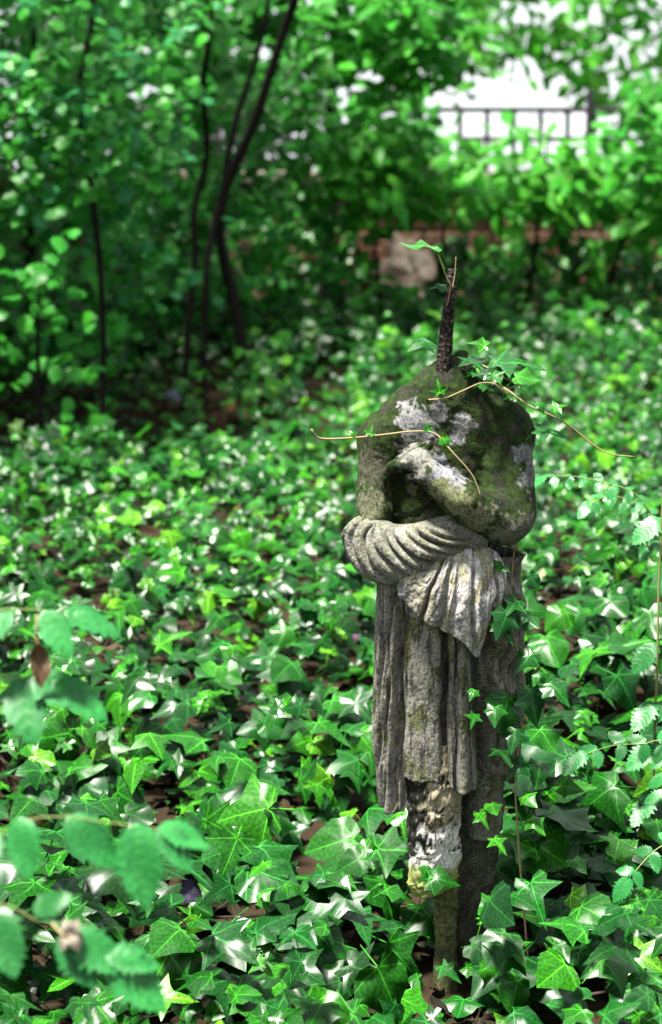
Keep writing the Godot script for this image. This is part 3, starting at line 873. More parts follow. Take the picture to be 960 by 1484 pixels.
func skirt_mesh() -> ArrayMesh:
	var columns := 420
	var rows := 120
	var pts := PackedVector3Array()
	var cols := PackedColorArray()
	# [x at the waist, x at the hem, half width, height] of every fold on the front, metres
	var folds := [[-0.095, -0.113, 0.010, 0.012], [-0.080, -0.093, 0.010, 0.013], [-0.066, -0.075, 0.006, 0.006], [-0.040, -0.038, 0.038, 0.012], [0.000, 0.008, 0.007, 0.010], [0.012, 0.027, 0.0125, 0.020], [0.026, 0.044, 0.006, 0.006], [0.062, 0.055, 0.013, 0.006], [0.082, 0.082, 0.022, 0.012], [0.105, 0.108, 0.009, 0.012]]
	for r in rows + 8:
		var t := minf(float(r) / rows, 1.0)
		var inside := maxf(0.0, float(r - rows))
		for k in columns:
			var a := TAU * k / columns
			var sx := sin(a)
			var cz := cos(a)
			var front := maxf(0.0, cz)
			var rx := lerpf(0.108, 0.112, t) + 0.008 * sin(PI * t)
			var rz := lerpf(0.082, 0.076, t) + 0.010 * sin(PI * minf(1.0, t * 1.6))
			var x := sx * rx + 0.002 + 0.010 * smoothstep(0.5, 1.0, sx)
			# the hem is broken away at different heights round the figure
			var hem := 0.300
			hem = lerpf(hem, 0.236, smoothstep(-0.066, -0.078, x))
			hem = lerpf(hem, 0.281, smoothstep(0.0, 0.014, x))
			hem = lerpf(hem, 0.302, smoothstep(0.046, 0.055, x))
			if cz < 0.0: hem = 0.27
			hem += 0.006 * noise.get_noise_2d(x * 700.0, cz * 20.0)
			var y := lerpf(0.680, hem, t)
			var push := 0.0
			for f in folds:
				var at: float = lerpf(f[0], f[1], clampf((0.66 - y) / 0.38, 0.0, 1.0))
				push += 1.2 * f[3] * ridge(x, at, f[2])
			for f in [[-0.098, -0.110, 0.0028, 0.018], [-0.088, -0.098, 0.0030, 0.022], [-0.078, -0.085, 0.0026, 0.018], [-0.072, -0.075, 0.0045, 0.030], [-0.006, -0.004, 0.0045, 0.034], [0.006, 0.016, 0.0022, 0.014], [0.066, 0.074, 0.0034, 0.020], [0.098, 0.084, 0.0030, 0.020], [0.104, 0.108, 0.0028, 0.016]]:
				var cut: float = lerpf(f[0], f[1], clampf((0.66 - y) / 0.38, 0.0, 1.0)) + 0.0015 * sin(y * 40.0 + f[0] * 900.0)
				push -= f[3] * exp(-pow((x - cut) / f[2], 2.0)) * smoothstep(0.66, 0.58, y)
			# the deep valley between the two legs
			push -= 0.050 * exp(-pow((x - lerpf(0.034, 0.062, t) - 0.008) / 0.012, 2.0)) * smoothstep(0.62, 0.52, y)
			push -= 0.004 * smoothstep(0.045, 0.075, x) * smoothstep(0.63, 0.55, y)
			push += 0.013 * smoothstep(0.06, 0.08, x) * sin((y * 1.0 + x * 0.8) * 75.0) * smoothstep(0.40, 0.45, y)
			push *= smoothstep(0.0, 0.35, front)
			if cz < 0.3: push += 0.006 * sin(a * 26.0)
			push -= 0.0025 * fine.get_noise_3d(x * 24.0, y * 12.0, cz) + 0.0010 * fine.get_noise_3d(x * 110.0, y * 90.0, cz * 9.0)
			var grow := 1.0 - inside * 0.035
			if inside > 0.0: y += inside * 0.004 - 0.004
			var p := Vector3(x, y, cz * rz - 0.015)
			p += Vector3(sx * 0.6, 0, cz).normalized() * push
			p.x = 0.002 + (p.x - 0.002) * grow
			p.z = -0.015 + (p.z + 0.015) * grow
			pts.append(p)
			cols.append(cloth_tint(p, 2))
	return grid_mesh(pts, cols, rows + 8, columns, true)

func sleeve_mesh() -> ArrayMesh:
	var spine := smooth_path([Vector3(-0.140, 0.722, 0.005), Vector3(-0.122, 0.694, 0.035), Vector3(-0.092, 0.688, 0.062), Vector3(-0.050, 0.700, 0.080), Vector3(-0.008, 0.720, 0.082), Vector3(0.022, 0.722, 0.070), Vector3(0.046, 0.714, 0.045)], 120)
	var columns := 120
	var pts := PackedVector3Array()
	var cols := PackedColorArray()
	for i in spine.size():
		var t := float(i) / (spine.size() - 1)
		var along: Vector3 = (spine[mini(i + 1, 120)] - spine[maxi(i - 1, 0)]).normalized()
		var side := Vector3.UP
		side = (side - along * along.dot(side)).normalized()
		var out := side.cross(along) * -1.0
		var high := 0.010 + 0.040 * pow(sin(PI * pow(clampf(t + 0.03, 0, 1), 0.45)), 0.6)
		high = lerpf(high, 0.030, smoothstep(0.6, 0.95, t))
		var deep := minf(high, 0.036)
		if t > 0.95: high *= sqrt(1.0 - pow((t - 0.95) / 0.05, 2.0) * 0.98); deep = minf(deep, high)
		for k in columns:
			var a := TAU * k / columns
			var down := (1.0 - cos(a)) * 0.5          # 0 on top, 1 underneath
			var phase := (t - 0.30 * down * (0.3 + t)) * 13.0 + 0.28 * sin(t * 9.0 + down * 2.5) + 0.12 * sin(t * 31.0 - down * 3.0)
			var deepness := 0.75 + 0.6 * sin(floorf(phase + 0.5) * 3.7 + 1.0) * 0.6
			var pleat := -0.021 * deepness * exp(-pow(sin(PI * phase) / 0.45, 2.0)) * smoothstep(0.03, 0.1, t) * smoothstep(0.88, 0.66, t) * smoothstep(0.0, 0.20, down) * smoothstep(1.0, 0.85, down) + 0.004
			pleat -= 0.005 * exp(-pow(sin(PI * phase * 1.6 + 0.7) / 0.25, 2.0)) * smoothstep(0.5, 0.66, t) * smoothstep(0.05, 0.3, down)
			var p: Vector3 = spine[i] + side * cos(a) * (high + pleat) + out * sin(a) * (deep + pleat)
			p += rand_vec() * 0.0003 - out * sin(a) * 0.002 * fine.get_noise_3d(p.x * 90.0, p.y * 90.0, p.z * 90.0)
			pts.append(p)
			cols.append(cloth_tint(p, 0))
	return grid_mesh(pts, cols, spine.size(), columns, true)

func drape_mesh() -> ArrayMesh:
	# cloth gathered under the forearms, fanning out to a sagging hem that turns back in
	var top := smooth_path([Vector3(-0.045, 0.690, 0.066), Vector3(-0.012, 0.704, 0.080), Vector3(0.012, 0.712, 0.082), Vector3(0.032, 0.712, 0.080), Vector3(0.056, 0.705, 0.070), Vector3(0.080, 0.690, 0.045)], 200)
	var hem := smooth_path([Vector3(-0.100, 0.650, 0.050), Vector3(-0.082, 0.626, 0.082), Vector3(-0.050, 0.594, 0.100), Vector3(-0.012, 0.570, 0.106), Vector3(0.016, 0.556, 0.104), Vector3(0.046, 0.540, 0.096), Vector3(0.064, 0.575, 0.084), Vector3(0.092, 0.620, 0.050)], 200)
	var rows := 70
	var pts := PackedVector3Array()
	var cols := PackedColorArray()
	for r in rows + 10:
		var v := minf(float(r) / rows, 1.0)
		var turn := maxf(0.0, float(r - rows) / 10.0)
		for k in 201:
			var u := k / 200.0
			var p: Vector3 = top[k].lerp(hem[k], v)
			var n := Vector3((u - 0.5) * 0.9, -0.1, 1.0).normalized()
			var phase := u * 7.5 + 0.45 * sin(u * 13.0 + 0.6) + 0.12 * sin(u * 41.0) + 0.30 * fine.get_noise_2d(u * 5.0, v * 1.6)
			var w := absf(sin(PI * phase))
			var pleat := (pow(w, 0.7) - 0.45) * (0.013 + 0.011 * v) * (0.75 + 0.4 * sin(u * 23.0))
			pleat += 0.004 * (pow(absf(sin(PI * phase * 2.3 + 1.0)), 0.5) - 0.6)
			var bulge := 0.024 * sin(PI * pow(v, 0.8))
			p += n * (bulge + pleat * smoothstep(0.0, 0.08, u) * smoothstep(1.0, 0.92, u))
			# the tail that hangs lower on the right
			p.y -= 0.022 * v * v * exp(-pow((u - 0.68) / 0.07, 2.0))
			p -= n * 0.002 * fine.get_noise_3d(p.x * 80.0, p.y * 60.0, p.z * 80.0)
			p += Vector3(0, 0.012 * sin(turn * PI * 0.7), -0.055 * turn)
			pts.append(p)
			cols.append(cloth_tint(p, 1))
	return grid_mesh(pts, cols, rows + 10, 201, false)

func column_mesh(levels: Array, columns: int, rows: int, rough: float, region: int, slant := 0.0) -> ArrayMesh:
	# levels: [y, centre x, centre z, radius x, radius z] from the top down; the foot is closed
	var pts := PackedVector3Array()
	var cols := PackedColorArray()
	for r in rows + 3:
		var t := minf(float(r) / rows, 1.0) * (levels.size() - 1)
		var i := mini(int(t), levels.size() - 2)
		var f := t - i
		var close: float = [1.0, 0.85, 0.45, 0.02][clampi(r - rows + 1, 0, 3)]
		for k in columns:
			var a := TAU * k / columns
			var q := []
			for n in 5: q.append(lerpf(levels[i][n], levels[i + 1][n], smoothstep(0.0, 1.0, f)))
			var p := Vector3(q[1] + sin(a) * q[3] * close, q[0] + slant * sin(a) * q[3] * smoothstep(0.6, 1.0, float(r) / rows), q[2] + cos(a) * q[4] * close)
			var bump := rough * (fine.get_noise_3d(p.x * 25.0, p.y * 25.0, p.z * 25.0) + 0.5 * fine.get_noise_3d(p.x * 80.0, p.y * 80.0, p.z * 80.0))
			p += Vector3(sin(a), 0, cos(a)) * bump * close
			pts.append(p)
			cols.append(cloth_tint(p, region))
	return grid_mesh(pts, cols, rows + 3, columns, true)

func dark_column(levels: Array, color: Color, rough: float) -> ArrayMesh:
	var m := column_mesh(levels, 64, 60, rough, 2)
	var arrays := m.surface_get_arrays(0)
	var cols := PackedColorArray()
	for p in arrays[Mesh.ARRAY_VERTEX]:
		var b := fine.get_noise_3d(p.x * 70.0, p.y * 70.0, p.z * 70.0)
		cols.append(color.lerp(color * 2.6, clampf(0.3 + b, 0, 1)))
	arrays[Mesh.ARRAY_COLOR] = cols
	var out := ArrayMesh.new()
	out.add_surface_from_arrays(Mesh.PRIMITIVE_TRIANGLES, arrays)
	return out

func statue() -> void:
	var s := thing("statue", "headless weathered stone statue of a draped figure with folded arms, standing in ivy", "statue", STATUE)
	s.rotation.y = 0.0
	var o := mesh_node("torso", surface_net(Vector3(-0.175, 0.56, -0.125), Vector3(0.175, 1.03, 0.145), 0.0042, torso_field, torso_tint), M.stone, s)
	tag(o, "mossy headless torso with one arm folded across it", "")
	mesh_node("sleeve", sleeve_mesh(), M.stone, s)
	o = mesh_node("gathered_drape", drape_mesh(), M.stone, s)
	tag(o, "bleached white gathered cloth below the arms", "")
	mesh_node("skirt", skirt_mesh(), M.stone, s)
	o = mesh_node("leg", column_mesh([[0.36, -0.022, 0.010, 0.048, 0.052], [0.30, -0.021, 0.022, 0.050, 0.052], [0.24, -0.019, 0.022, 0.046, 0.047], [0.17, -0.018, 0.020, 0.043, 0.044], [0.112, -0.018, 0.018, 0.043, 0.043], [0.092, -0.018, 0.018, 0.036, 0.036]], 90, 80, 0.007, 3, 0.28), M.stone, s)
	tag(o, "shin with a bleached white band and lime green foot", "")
	mesh_node("leg", column_mesh([[0.34, 0.074, -0.02, 0.036, 0.034], [0.27, 0.074, -0.022, 0.030, 0.030], [0.22, 0.072, -0.03, 0.028, 0.028], [0.17, 0.070, -0.035, 0.026, 0.026]], 70, 50, 0.006, 2), M.stone, s)
	mesh_node("support", dark_column([[0.14, 0.006, -0.002, 0.021, 0.022], [0.06, 0.005, -0.002, 0.020, 0.022], [0.0, 0.005, -0.002, 0.019, 0.022], [-0.14, 0.005, -0.002, 0.022, 0.026]], Color(0.075, 0.085, 0.035), 0.004), M.stone, s)
	mesh_node("support", dark_column([[0.30, 0.03, -0.065, 0.075, 0.030], [0.2, 0.05, -0.068, 0.058, 0.030], [0.08, 0.052, -0.065, 0.042, 0.028], [-0.14, 0.05, -0.06, 0.03, 0.03]], Color(0.045, 0.046, 0.032), 0.008), M.stone, s)  # rear stump fills a dark void; the shade is put into its colour
	o = mesh_node("iron_rod", tube_mesh(smooth_path([Vector3(-0.012, 0.93, 0.012), Vector3(-0.010, 0.98, 0.012), Vector3(-0.004, 1.06, 0.010), Vector3(0.003, 1.13, 0.010), Vector3(0.005, 1.155, 0.010)], 30), taper(0.0150, 0.0075, 31), 14, 0.35), M.rust, s)
	tag(o, "corroded dark rod standing up where the head was", "")

# ---------------------------------------------------------------- ivy strands on the statue
func strand(label: String, pts: Array, radius: float, leaves: Array, tone := 0) -> void:
	var v := thing("ivy_strand", label, "ivy", pts[0], "ivy strands on the statue")
	var path := []
	for p in pts: path.append(p - v.position)
	path = smooth_path(path, pts.size() * 4)
	mesh_node("stem", tube_mesh(path, taper(radius, radius * 0.6, path.size()), 6), M.twig, v)
	# leaves: [place, length, face, tip, tone, shape]
	for l in leaves:
		var o := mesh_node("leaf", M.ivy_shapes[l[5]], M.ivy_tones[l[4]], v)
		o.transform = facing(l[2], l[3], l[0] - v.position, l[1])

func statue_vines() -> void:
	strand("bare brown tendril across the chest reaching out past the shoulder", [Vector3(-0.031, 0.907, -3.15), Vector3(-0.022, 0.893, -3.16), Vector3(-0.002, 0.889, -3.17), Vector3(0.045, 0.889, -3.19), Vector3(0.089, 0.892, -3.205), Vector3(0.134, 0.897, -3.205), Vector3(0.169, 0.893, -3.205), Vector3(0.194, 0.868, -3.185), Vector3(0.228, 0.829, -3.18), Vector3(0.242, 0.794, -3.175)], 0.0019, [
		[Vector3(0.062, 0.893, -3.195), 0.018, Vector3(0, 0.5, 1), Vector3(0.3, 1, 0), 4, 2], [Vector3(0.030, 0.893, -3.185), 0.015, Vector3(0, 0.5, 1), Vector3(0.9, 0.5, 0), 4, 0], [Vector3(0.182, 0.888, -3.19), 0.022, Vector3(0, 0.3, 1), Vector3(0.3, -1, 0), 4, 0], [Vector3(0.158, 0.900, -3.195), 0.018, Vector3(0, 0.3, 1), Vector3(-0.3, 0.8, 0), 1, 2]])
	strand("long ivy tendril trailing off the mossy shoulder into the air", [Vector3(0.248, 0.983, -3.27), Vector3(0.286, 0.963, -3.22), Vector3(0.321, 0.939, -3.2), Vector3(0.357, 0.923, -3.2), Vector3(0.393, 0.901, -3.22), Vector3(0.428, 0.873, -3.22), Vector3(0.456, 0.858, -3.22), Vector3(0.497, 0.852, -3.23)], 0.0017, [
		[Vector3(0.300, 0.985, -3.22), 0.042, Vector3(0.1, 1, 0.5), Vector3(1, 0.1, 0.3), 4, 1], [Vector3(0.360, 0.935, -3.2), 0.026, Vector3(0, 0.7, 0.6), Vector3(0.5, 0.6, 0.2), 4, 2], [Vector3(0.335, 0.945, -3.2), 0.022, Vector3(0.2, 0.5, 0.7), Vector3(0.4, -0.7, 0.3), 1, 0], [Vector3(0.335, 0.90, -3.21), 0.050, Vector3(0.1, 0.9, 0.5), Vector3(1, -0.15, 0.1), 5, 2]])
	strand("short ivy tendril curling over the neck stump", [Vector3(0.158, 0.948, -3.21), Vector3(0.184, 0.951, -3.205), Vector3(0.212, 0.962, -3.21), Vector3(0.246, 0.974, -3.225), Vector3(0.274, 0.969, -3.22), Vector3(0.297, 0.946, -3.22)], 0.0016, [
		[Vector3(0.176, 0.960, -3.20), 0.024, Vector3(0, 0.2, 1), Vector3(-0.2, 1, 0), 4, 2]])
	# the tangle on the shoulder
	var tangle := []
	for i in 16:
		var p := Vector3(rng.randf_range(0.215, 0.315), rng.randf_range(0.955, 1.0), rng.randf_range(-3.30, -3.22))
		tangle.append([p, rng.randf_range(0.016, 0.032), Vector3(0, 0.8, 0.5) + rand_vec() * 0.5, rand_vec() + Vector3(0.6, 0, 0.3), [0, 3, 5, 1][rng.randi() % 4], rng.randi() % 5])
	tangle.append([Vector3(0.270, 1.005, -3.27), 0.085, Vector3(0.05, 1, 0.32), Vector3(1, -0.02, 0), 5, 2])
	tangle.append([Vector3(0.225, 1.010, -3.28), 0.055, Vector3(0.2, 0.9, 0.35), Vector3(0.5, -0.2, 0.5), 3, 2])
	tangle.append([Vector3(0.255, 1.03, -3.28), 0.034, Vector3(0.1, 0.7, 0.6), Vector3(-0.7, 0.5, 0.2), 4, 2])
	tangle.append([Vector3(0.165, 1.035, -3.34), 0.05, Vector3(0.2, 0.9, 0.4), Vector3(-0.6, -0.2, 0.5), 5, 0])
	strand("tangle of small ivy leaves lying on the mossy shoulder", [Vector3(0.215, 0.995, -3.29), Vector3(0.245, 1.0, -3.27), Vector3(0.275, 0.985, -3.24), Vector3(0.300, 0.97, -3.25), Vector3(0.32, 0.955, -3.22), Vector3(0.335, 0.94, -3.21)], 0.0015, tangle)
	strand("ivy tip with one flat leaf sprouting from the rod's top", [Vector3(0.190, 1.09, -3.285), Vector3(0.196, 1.125, -3.28), Vector3(0.190, 1.14, -3.278), Vector3(0.180, 1.165, -3.278), Vector3(0.172, 1.188, -3.28)], 0.0014, [
		[Vector3(0.172, 1.190, -3.28), 0.062, Vector3(0.10, 1.0, 0.10), Vector3(-1, 0.16, 0.15), 4, 1], [Vector3(0.188, 1.128, -3.275), 0.028, Vector3(0.1, 0.9, 0.5), Vector3(-1, 0.2, 0.2), 5, 0]])
	strand("thin upright ivy shoot beside the rod's top", [Vector3(0.199, 1.125, -3.275), Vector3(0.203, 1.15, -3.275), Vector3(0.204, 1.175, -3.275)], 0.0012, [])
	# the spray that climbs the statue's flank
	var climb := []
	for a in [[0.268, 0.60, 0.060, 3], [0.285, 0.615, 0.050, 5], [0.255, 0.585, 0.055, 0], [0.30, 0.665, 0.035, 3], [0.262, 0.675, 0.030, 1], [0.310, 0.585, 0.05, 5], [0.275, 0.45, 0.075, 0], [0.31, 0.46, 0.07, 3], [0.25, 0.44, 0.045, 0], [0.285, 0.40, 0.055, 3], [0.215, 0.43, 0.03, 1], [0.215, 0.47, 0.026, 1], [0.31, 0.53, 0.05, 5], [0.255, 0.37, 0.05, 2], [0.30, 0.345, 0.05, 3], [0.325, 0.40, 0.06, 1], [0.225, 0.255, 0.035, 4], [0.245, 0.27, 0.03, 4], [0.25, 0.215, 0.04, 4], [0.30, 0.29, 0.04, 4], [0.31, 0.25, 0.045, 4], [0.33, 0.33, 0.06, 0], [0.34, 0.48, 0.06, 5]]:
		climb.append([Vector3(a[0] + 0.022, a[1], -3.21 + rng.randf_range(-0.03, 0.03)), a[2] * 0.88, Vector3(0.15, 0.65, 0.6) + rand_vec() * 0.35, Vector3(rng.randf_range(-0.8, 0.9), -0.7, 0.5), a[3], rng.randi() % 5])
	strand("ivy climbing the flank of the draped skirt", [Vector3(0.345, -0.06, -3.28), Vector3(0.325, 0.12, -3.25), Vector3(0.31, 0.32, -3.225), Vector3(0.325, 0.46, -3.235), Vector3(0.298, 0.58, -3.23), Vector3(0.305, 0.69, -3.26)], 0.002, climb)

# ---------------------------------------------------------------- toothed sprigs round the frame
func sprig(label: String, pts: Array, leaflets: Array, shape: Mesh, radius := 0.0014, material: Material = null) -> void:
	var v := thing("bramble_sprig", label, "plant", pts[0])
	var path := []
	for p in pts: path.append(p - v.position)
	path = smooth_path(path, pts.size() * 4)
	mesh_node("stem", tube_mesh(path, taper(radius, radius * 0.5, path.size()), 6), material if material else M.stalk, v)
	for l in leaflets:
		var o := mesh_node("leaflet", shape, M.saw_tones[l[4]], v)
		o.transform = facing(l[2], l[3], l[0] - v.position, l[1] * (0.95 if l[1] > 0.057 else 1.0))

func pinnate(pts: Array, pairs: int, size: float, lean: Vector3, tip_len := 1.2) -> Array:
	var path := smooth_path(pts, 40)
	var out := []
	for i in pairs:
		var k := int(lerpf(6.0, 37.0, float(i) / maxf(1.0, pairs - 1)))
		var along: Vector3 = (path[mini(k + 1, 40)] - path[k - 1]).normalized()
		var side := along.cross(lean).normalized()
		for s in [-1.0, 1.0]:
			out.append([path[k], size * rng.randf_range(0.8, 1.1) * (1.0 - 0.25 * i / pairs), lean + rand_vec() * 0.25, side * s + along * 0.55 + Vector3(0, -0.35, 0), rng.randi() % 3])
	var end: Vector3 = (path[40] - path[37]).normalized()
	out.append([path[40], size * tip_len, lean + rand_vec() * 0.2, end + Vector3(0, -0.2, 0), 1])
	return out

func sprigs() -> void:
	var toothed := saw_leaf(0.4, 9)
	var lobed := saw_leaf(1.9, 6)
	var z := -2.1
	sprig("out of focus toothed leaf spray drooping in front, middle one at the left edge", [Vector3(-0.604, -0.17, z), Vector3(-0.574, 0.12, z), Vector3(-0.504, 0.485, z), Vector3(-0.395, 0.573, z), Vector3(-0.318, 0.610, z), Vector3(-0.250, 0.604, z), Vector3(-0.190, 0.596, z), Vector3(-0.160, 0.590, z)], [
		[Vector3(-0.340, 0.610, z), 0.071, Vector3(-0.1, 0.5, 0.8), Vector3(0.15, -1, 0.2), 1], [Vector3(-0.290, 0.610, z), 0.084, Vector3(0.2, 0.6, 0.7), Vector3(0.75, -0.65, 0.2), 0], [Vector3(-0.214, 0.603, z), 0.097, Vector3(0.1, 0.5, 0.85), Vector3(0.12, -1, 0.25), 1], [Vector3(-0.189, 0.599, z), 0.063, Vector3(0.1, 0.7, 0.6), Vector3(0.5, -0.8, 0.2), 0], [Vector3(-0.189, 0.599, z), 0.063, Vector3(0.1, 0.85, 0.4), Vector3(1, -0.35, 0.1), 1], [Vector3(-0.361, 0.590, z), 0.067, Vector3(0, 0.7, 0.6), Vector3(-0.5, -0.6, 0.2), 2]], toothed)
	z = -2.05
	sprig("out of focus toothed leaf spray at the lower left corner", [Vector3(-0.602, -0.17, z), Vector3(-0.572, 0.12, z), Vector3(-0.502, 0.513, z), Vector3(-0.380, 0.536, z), Vector3(-0.314, 0.507, z), Vector3(-0.262, 0.482, z), Vector3(-0.226, 0.455, z)], [
		[Vector3(-0.322, 0.518, z), 0.046, Vector3(-0.1, 0.5, 0.8), Vector3(0.35, 0.3, 0.1), 2], [Vector3(-0.364, 0.526, z), 0.084, Vector3(-0.1, 0.6, 0.7), Vector3(0.35, -1, 0.2), 2], [Vector3(-0.289, 0.495, z), 0.084, Vector3(0.1, 0.75, 0.6), Vector3(1, -0.5, 0.2), 0], [Vector3(-0.243, 0.472, z), 0.092, Vector3(0.1, 0.6, 0.7), Vector3(0.8, -0.75, 0.2), 1], [Vector3(-0.293, 0.493, z), 0.071, Vector3(0.1, 0.6, 0.7), Vector3(0.5, -0.7, 0.2), 0], [Vector3(-0.247, 0.472, z), 0.067, Vector3(0, 0.8, 0.5), Vector3(0.9, 0.1, 0.2), 0]], toothed)
	z = -2.3
	sprig("out of focus leaf spray at the left edge, topmost of three, over a dead leaf", [Vector3(-0.679, -0.17, z), Vector3(-0.649, 0.12, z), Vector3(-0.579, 0.704, z), Vector3(-0.443, 0.789, z), Vector3(-0.359, 0.799, z), Vector3(-0.302, 0.794, z)], [
		[Vector3(-0.375, 0.797, z), 0.077, Vector3(0, 0.8, 0.5), Vector3(-0.6, -0.6, 0.3), 0], [Vector3(-0.341, 0.797, z), 0.072, Vector3(0.1, 0.75, 0.6), Vector3(0.5, -0.9, 0.3), 1], [Vector3(-0.315, 0.797, z), 0.077, Vector3(0.1, 0.85, 0.4), Vector3(1, -0.22, 0.2), 0], [Vector3(-0.302, 0.796, z), 0.043, Vector3(0.1, 0.75, 0.5), Vector3(0.6, -0.7, 0.2), 1]], lobed)
	sprig("out of focus wide leaf spray at the left edge just below the dead leaf", [Vector3(-0.662, -0.17, z), Vector3(-0.632, 0.12, z), Vector3(-0.562, 0.619, z), Vector3(-0.426, 0.708, z), Vector3(-0.360, 0.716, z), Vector3(-0.312, 0.704, z)], [
		[Vector3(-0.358, 0.716, z), 0.094, Vector3(0, 0.8, 0.5), Vector3(1, -0.25, 0.3), 0], [Vector3(-0.375, 0.716, z), 0.094, Vector3(0, 0.7, 0.6), Vector3(0.3, -0.8, 0.4), 0], [Vector3(-0.332, 0.712, z), 0.085, Vector3(0.1, 0.8, 0.5), Vector3(0.9, -0.5, 0.3), 1], [Vector3(-0.392, 0.716, z), 0.094, Vector3(0, 0.8, 0.5), Vector3(-0.7, -0.5, 0.3), 0]], lobed)
	# right hand side
	var p := [Vector3(0.640, 0.62, -3.72), Vector3(0.578, 0.711, -3.7), Vector3(0.519, 0.737, -3.7), Vector3(0.454, 0.750, -3.7), Vector3(0.402, 0.752, -3.68)]
	sprig("long feathery green frond reaching toward the statue's elbow", p, pinnate(p, 9, 0.036, Vector3(-0.1, 0.85, 0.5)), toothed, 0.0015)
	p = [Vector3(0.60, 0.20, -3.4), Vector3(0.574, 0.337, -3.32), Vector3(0.533, 0.345, -3.3), Vector3(0.485, 0.343, -3.3), Vector3(0.438, 0.335, -3.28)]
	sprig("toothed frond at the right edge above the pale fallen leaf", p, pinnate(p, 7, 0.045, Vector3(-0.05, 0.7, 0.7)), toothed, 0.0015)
	p = [Vector3(0.66, 0.12, -3.25), Vector3(0.60, 0.20, -3.2), Vector3(0.55, 0.195, -3.2), Vector3(0.50, 0.15, -3.18)]
	sprig("toothed frond low at the right edge near the bottom corner", p, pinnate(p, 6, 0.042, Vector3(-0.05, 0.7, 0.7)), toothed, 0.0015)
	p = [Vector3(0.608, 0.0, -3.6), Vector3(0.596, 0.244, -3.55), Vector3(0.589, 0.44, -3.5), Vector3(0.588, 0.58, -3.5), Vector3(0.591, 0.767, -3.5)]
	var leaves := []
	for a in [[0.47, -0.7], [0.36, 0.6], [0.36, -0.6], [0.28, -0.8], [0.30, 0.7], [0.18, -0.5], [0.70, -0.8]]:
		leaves.append([Vector3(0.591, a[0], -3.52), 0.075, Vector3(-0.1, 0.75, 0.6) + rand_vec() * 0.2, Vector3(a[1], -0.6, 0.4), rng.randi() % 3])
	sprig("tall pale green stalk at the right edge with toothed leaves", p, leaves, toothed, 0.0032)
	p = [Vector3(0.64, 0.55, -3.9), Vector3(0.60, 0.66, -3.85), Vector3(0.55, 0.69, -3.85), Vector3(0.50, 0.68, -3.8)]
	sprig("short feathery frond below the long one right of the statue", p, pinnate(p, 8, 0.034, Vector3(-0.1, 0.8, 0.6)), toothed, 0.0015)

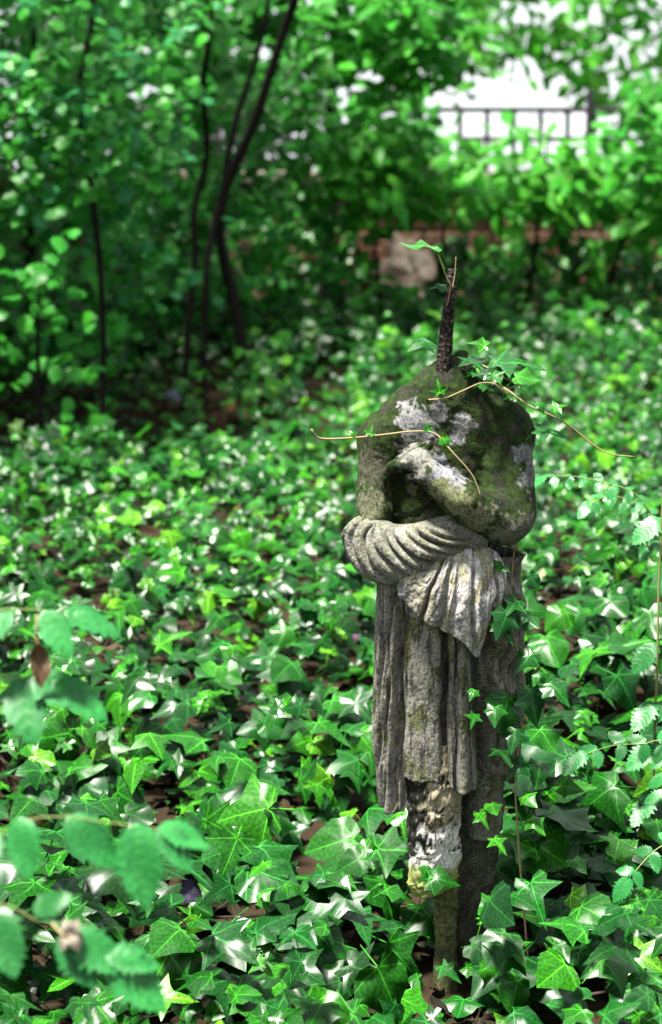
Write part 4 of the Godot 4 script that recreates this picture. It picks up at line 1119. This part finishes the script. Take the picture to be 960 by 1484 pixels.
# ---------------------------------------------------------------- fallen leaves
func fallen_leaves() -> void:
	var shapes := [leaf_mesh(OVAL_HALF, Vector2(0, 0.42), 0.45, -0.5, 0.09, 2.2, 0.2), leaf_mesh(ROUND_HALF, Vector2(0, 0.4), 0.3, 0.7, 0.10, 4.1, 0.2), leaf_mesh(IVY_BROAD, Vector2(0, 0.25), 0.35, 0.6, 0.10, 5.1, 0.3)]
	# [label, x, z, length, shape, colour, lift above the ivy]
	for a in [
		["curled reddish brown dead leaf on the ivy right of the skirt", 0.574, -4.3, 0.055, 2, Color(0.20, 0.075, 0.045), 0.231],
		["crumpled dark red dead leaf on the ivy left of the sleeve", -0.142, -5.0, 0.06, 2, Color(0.20, 0.05, 0.07), 0.249],
		["small magenta petal cluster in the ivy beside the skirt", 0.048, -4.5, 0.035, 1, Color(0.36, 0.08, 0.22), 0.225],
		["small pink leaf in the dark hollow far left", -0.756, -7.2, 0.045, 1, Color(0.40, 0.13, 0.17), 0.301],
		["dusty purple dead leaf in the ivy near the drooping spray", -0.27, -3.45, 0.045, 2, Color(0.22, 0.15, 0.25), 0.012],
		["orange yellow leaf on the crest of the ivy", -0.285, -6.0, 0.05, 0, Color(0.52, 0.28, 0.04), 0.295],
		["larger orange leaf in the shade under the forked tree", -0.384, -7.6, 0.07, 1, Color(0.50, 0.20, 0.05), 0.412],
		["pale yellow leaf on the ivy at the right edge", 0.546, -3.6, 0.032, 1, Color(0.56, 0.46, 0.24), 0.075],
		["small round orange leaf left of the skirt's hem", -0.065, -4.0, 0.024, 1, Color(0.46, 0.13, 0.06), 0.122],
		["ochre curled leaf at the bottom edge of the picture", 0.0, -3.35, 0.045, 0, Color(0.30, 0.17, 0.05), -0.105],
		["tan split dead leaf in the lower ivy left of the support", -0.13, -3.4, 0.05, 0, Color(0.40, 0.21, 0.06), -0.06],
		["cream leaf standing among the leaves below the elbow", 0.499, -4.6, 0.05, 0, Color(0.62, 0.52, 0.30), 0.37],
		["large pale yellow leaf behind the tall stalk", 0.697, -4.2, 0.07, 1, Color(0.52, 0.50, 0.20), 0.225],
		["thin brown shred of leaf in the ivy far left of the skirt", -0.505, -4.3, 0.05, 0, Color(0.20, 0.08, 0.04), 0.25],
		["brownish pink curled leaf left of the skirt top", -0.021, -4.9, 0.06, 0, Color(0.30, 0.16, 0.11), 0.245],
		["dark red leaf in the lower ivy between two glossy leaves", -0.037, -3.4, 0.035, 1, Color(0.16, 0.03, 0.02), -0.062],
		["faint rusty leaf deep in the dark at the left edge", -1.033, -7.2, 0.04, 0, Color(0.25, 0.10, 0.04), 0.31],
		["tan spotted leaf in the ivy right of the tendril's end", 0.988, -6.5, 0.06, 1, Color(0.36, 0.24, 0.11), 0.46],
		["lilac dead leaf under the forked tree", -0.62, -7.75, 0.06, 2, Color(0.42, 0.36, 0.50), 0.47],
		["small orange brown leaf beside the larger orange one", -0.33, -7.55, 0.045, 0, Color(0.36, 0.16, 0.06), 0.40],
		["pale ochre leaf in the far ivy below the brick wall", 0.93, -9.2, 0.08, 1, Color(0.46, 0.28, 0.10), 0.73],
		["little tan leaf lying near the bottom right fern", 0.42, -3.42, 0.03, 0, Color(0.45, 0.33, 0.16), -0.02]]:
		var key: String = str(a[5])
		if not M.fallen.has(key): M.fallen[key] = leaf_material(M.fallen_tex, a[5], 0.75, Color(0.15, 0.15, 0.15), false, 0.3)
		var o := mesh_node("fallen_leaf", shapes[a[4]], M.fallen[key])
		tag(o, a[0], "leaf", "fallen leaves on the ivy")
		o.transform = facing(Vector3(0, 0.7, 0.6) + rand_vec() * 0.4, rand_vec() + Vector3(0.3, -0.3, 0), Vector3(a[1], a[6] + 0.02, a[2]), a[3])
	var d := thing("dead_leaf", "narrow brown dead leaf hanging below the topmost blurred spray", "leaf", Vector3(-0.345, 0.789, -2.28))
	mesh_node("blade", shapes[0], leaf_material(M.fallen_tex, Color(0.30, 0.12, 0.03), 0.7, Color(0.2, 0.2, 0.2), false), d).transform = facing(Vector3(0.3, 0.1, 1), Vector3(0.05, -1, 0), Vector3(0, -0.025, 0), 0.055)
	mesh_node("stalk", tube_mesh([Vector3(0, 0.008, 0), Vector3(0.0, -0.01, 0), Vector3(0, -0.027, 0)], [0.0014, 0.0014, 0.0012], 5), M.twig, d)
	d = thing("withered_flower", "withered pinkish flower head caught in the lower left leaf spray", "flower", Vector3(-0.280, 0.501, -2.03))
	for i in 6:
		var a := TAU * i / 6.0
		mesh_node("petal", shapes[1], leaf_material(M.fallen_tex, Color(0.62, 0.40, 0.30), 0.7, Color(0.4, 0.4, 0.4), false), d).transform = facing(Vector3(cos(a) * 0.6, 0.5, 0.8 + sin(a) * 0.3), Vector3(cos(a), sin(a), 0.2), Vector3.ZERO, 0.021)
	mesh_node("stalk", tube_mesh([Vector3(-0.02, 0.01, -0.01), Vector3(-0.008, 0.0, 0), Vector3(0, -0.002, 0)], [0.0015, 0.0015, 0.001], 5), M.twig, d)
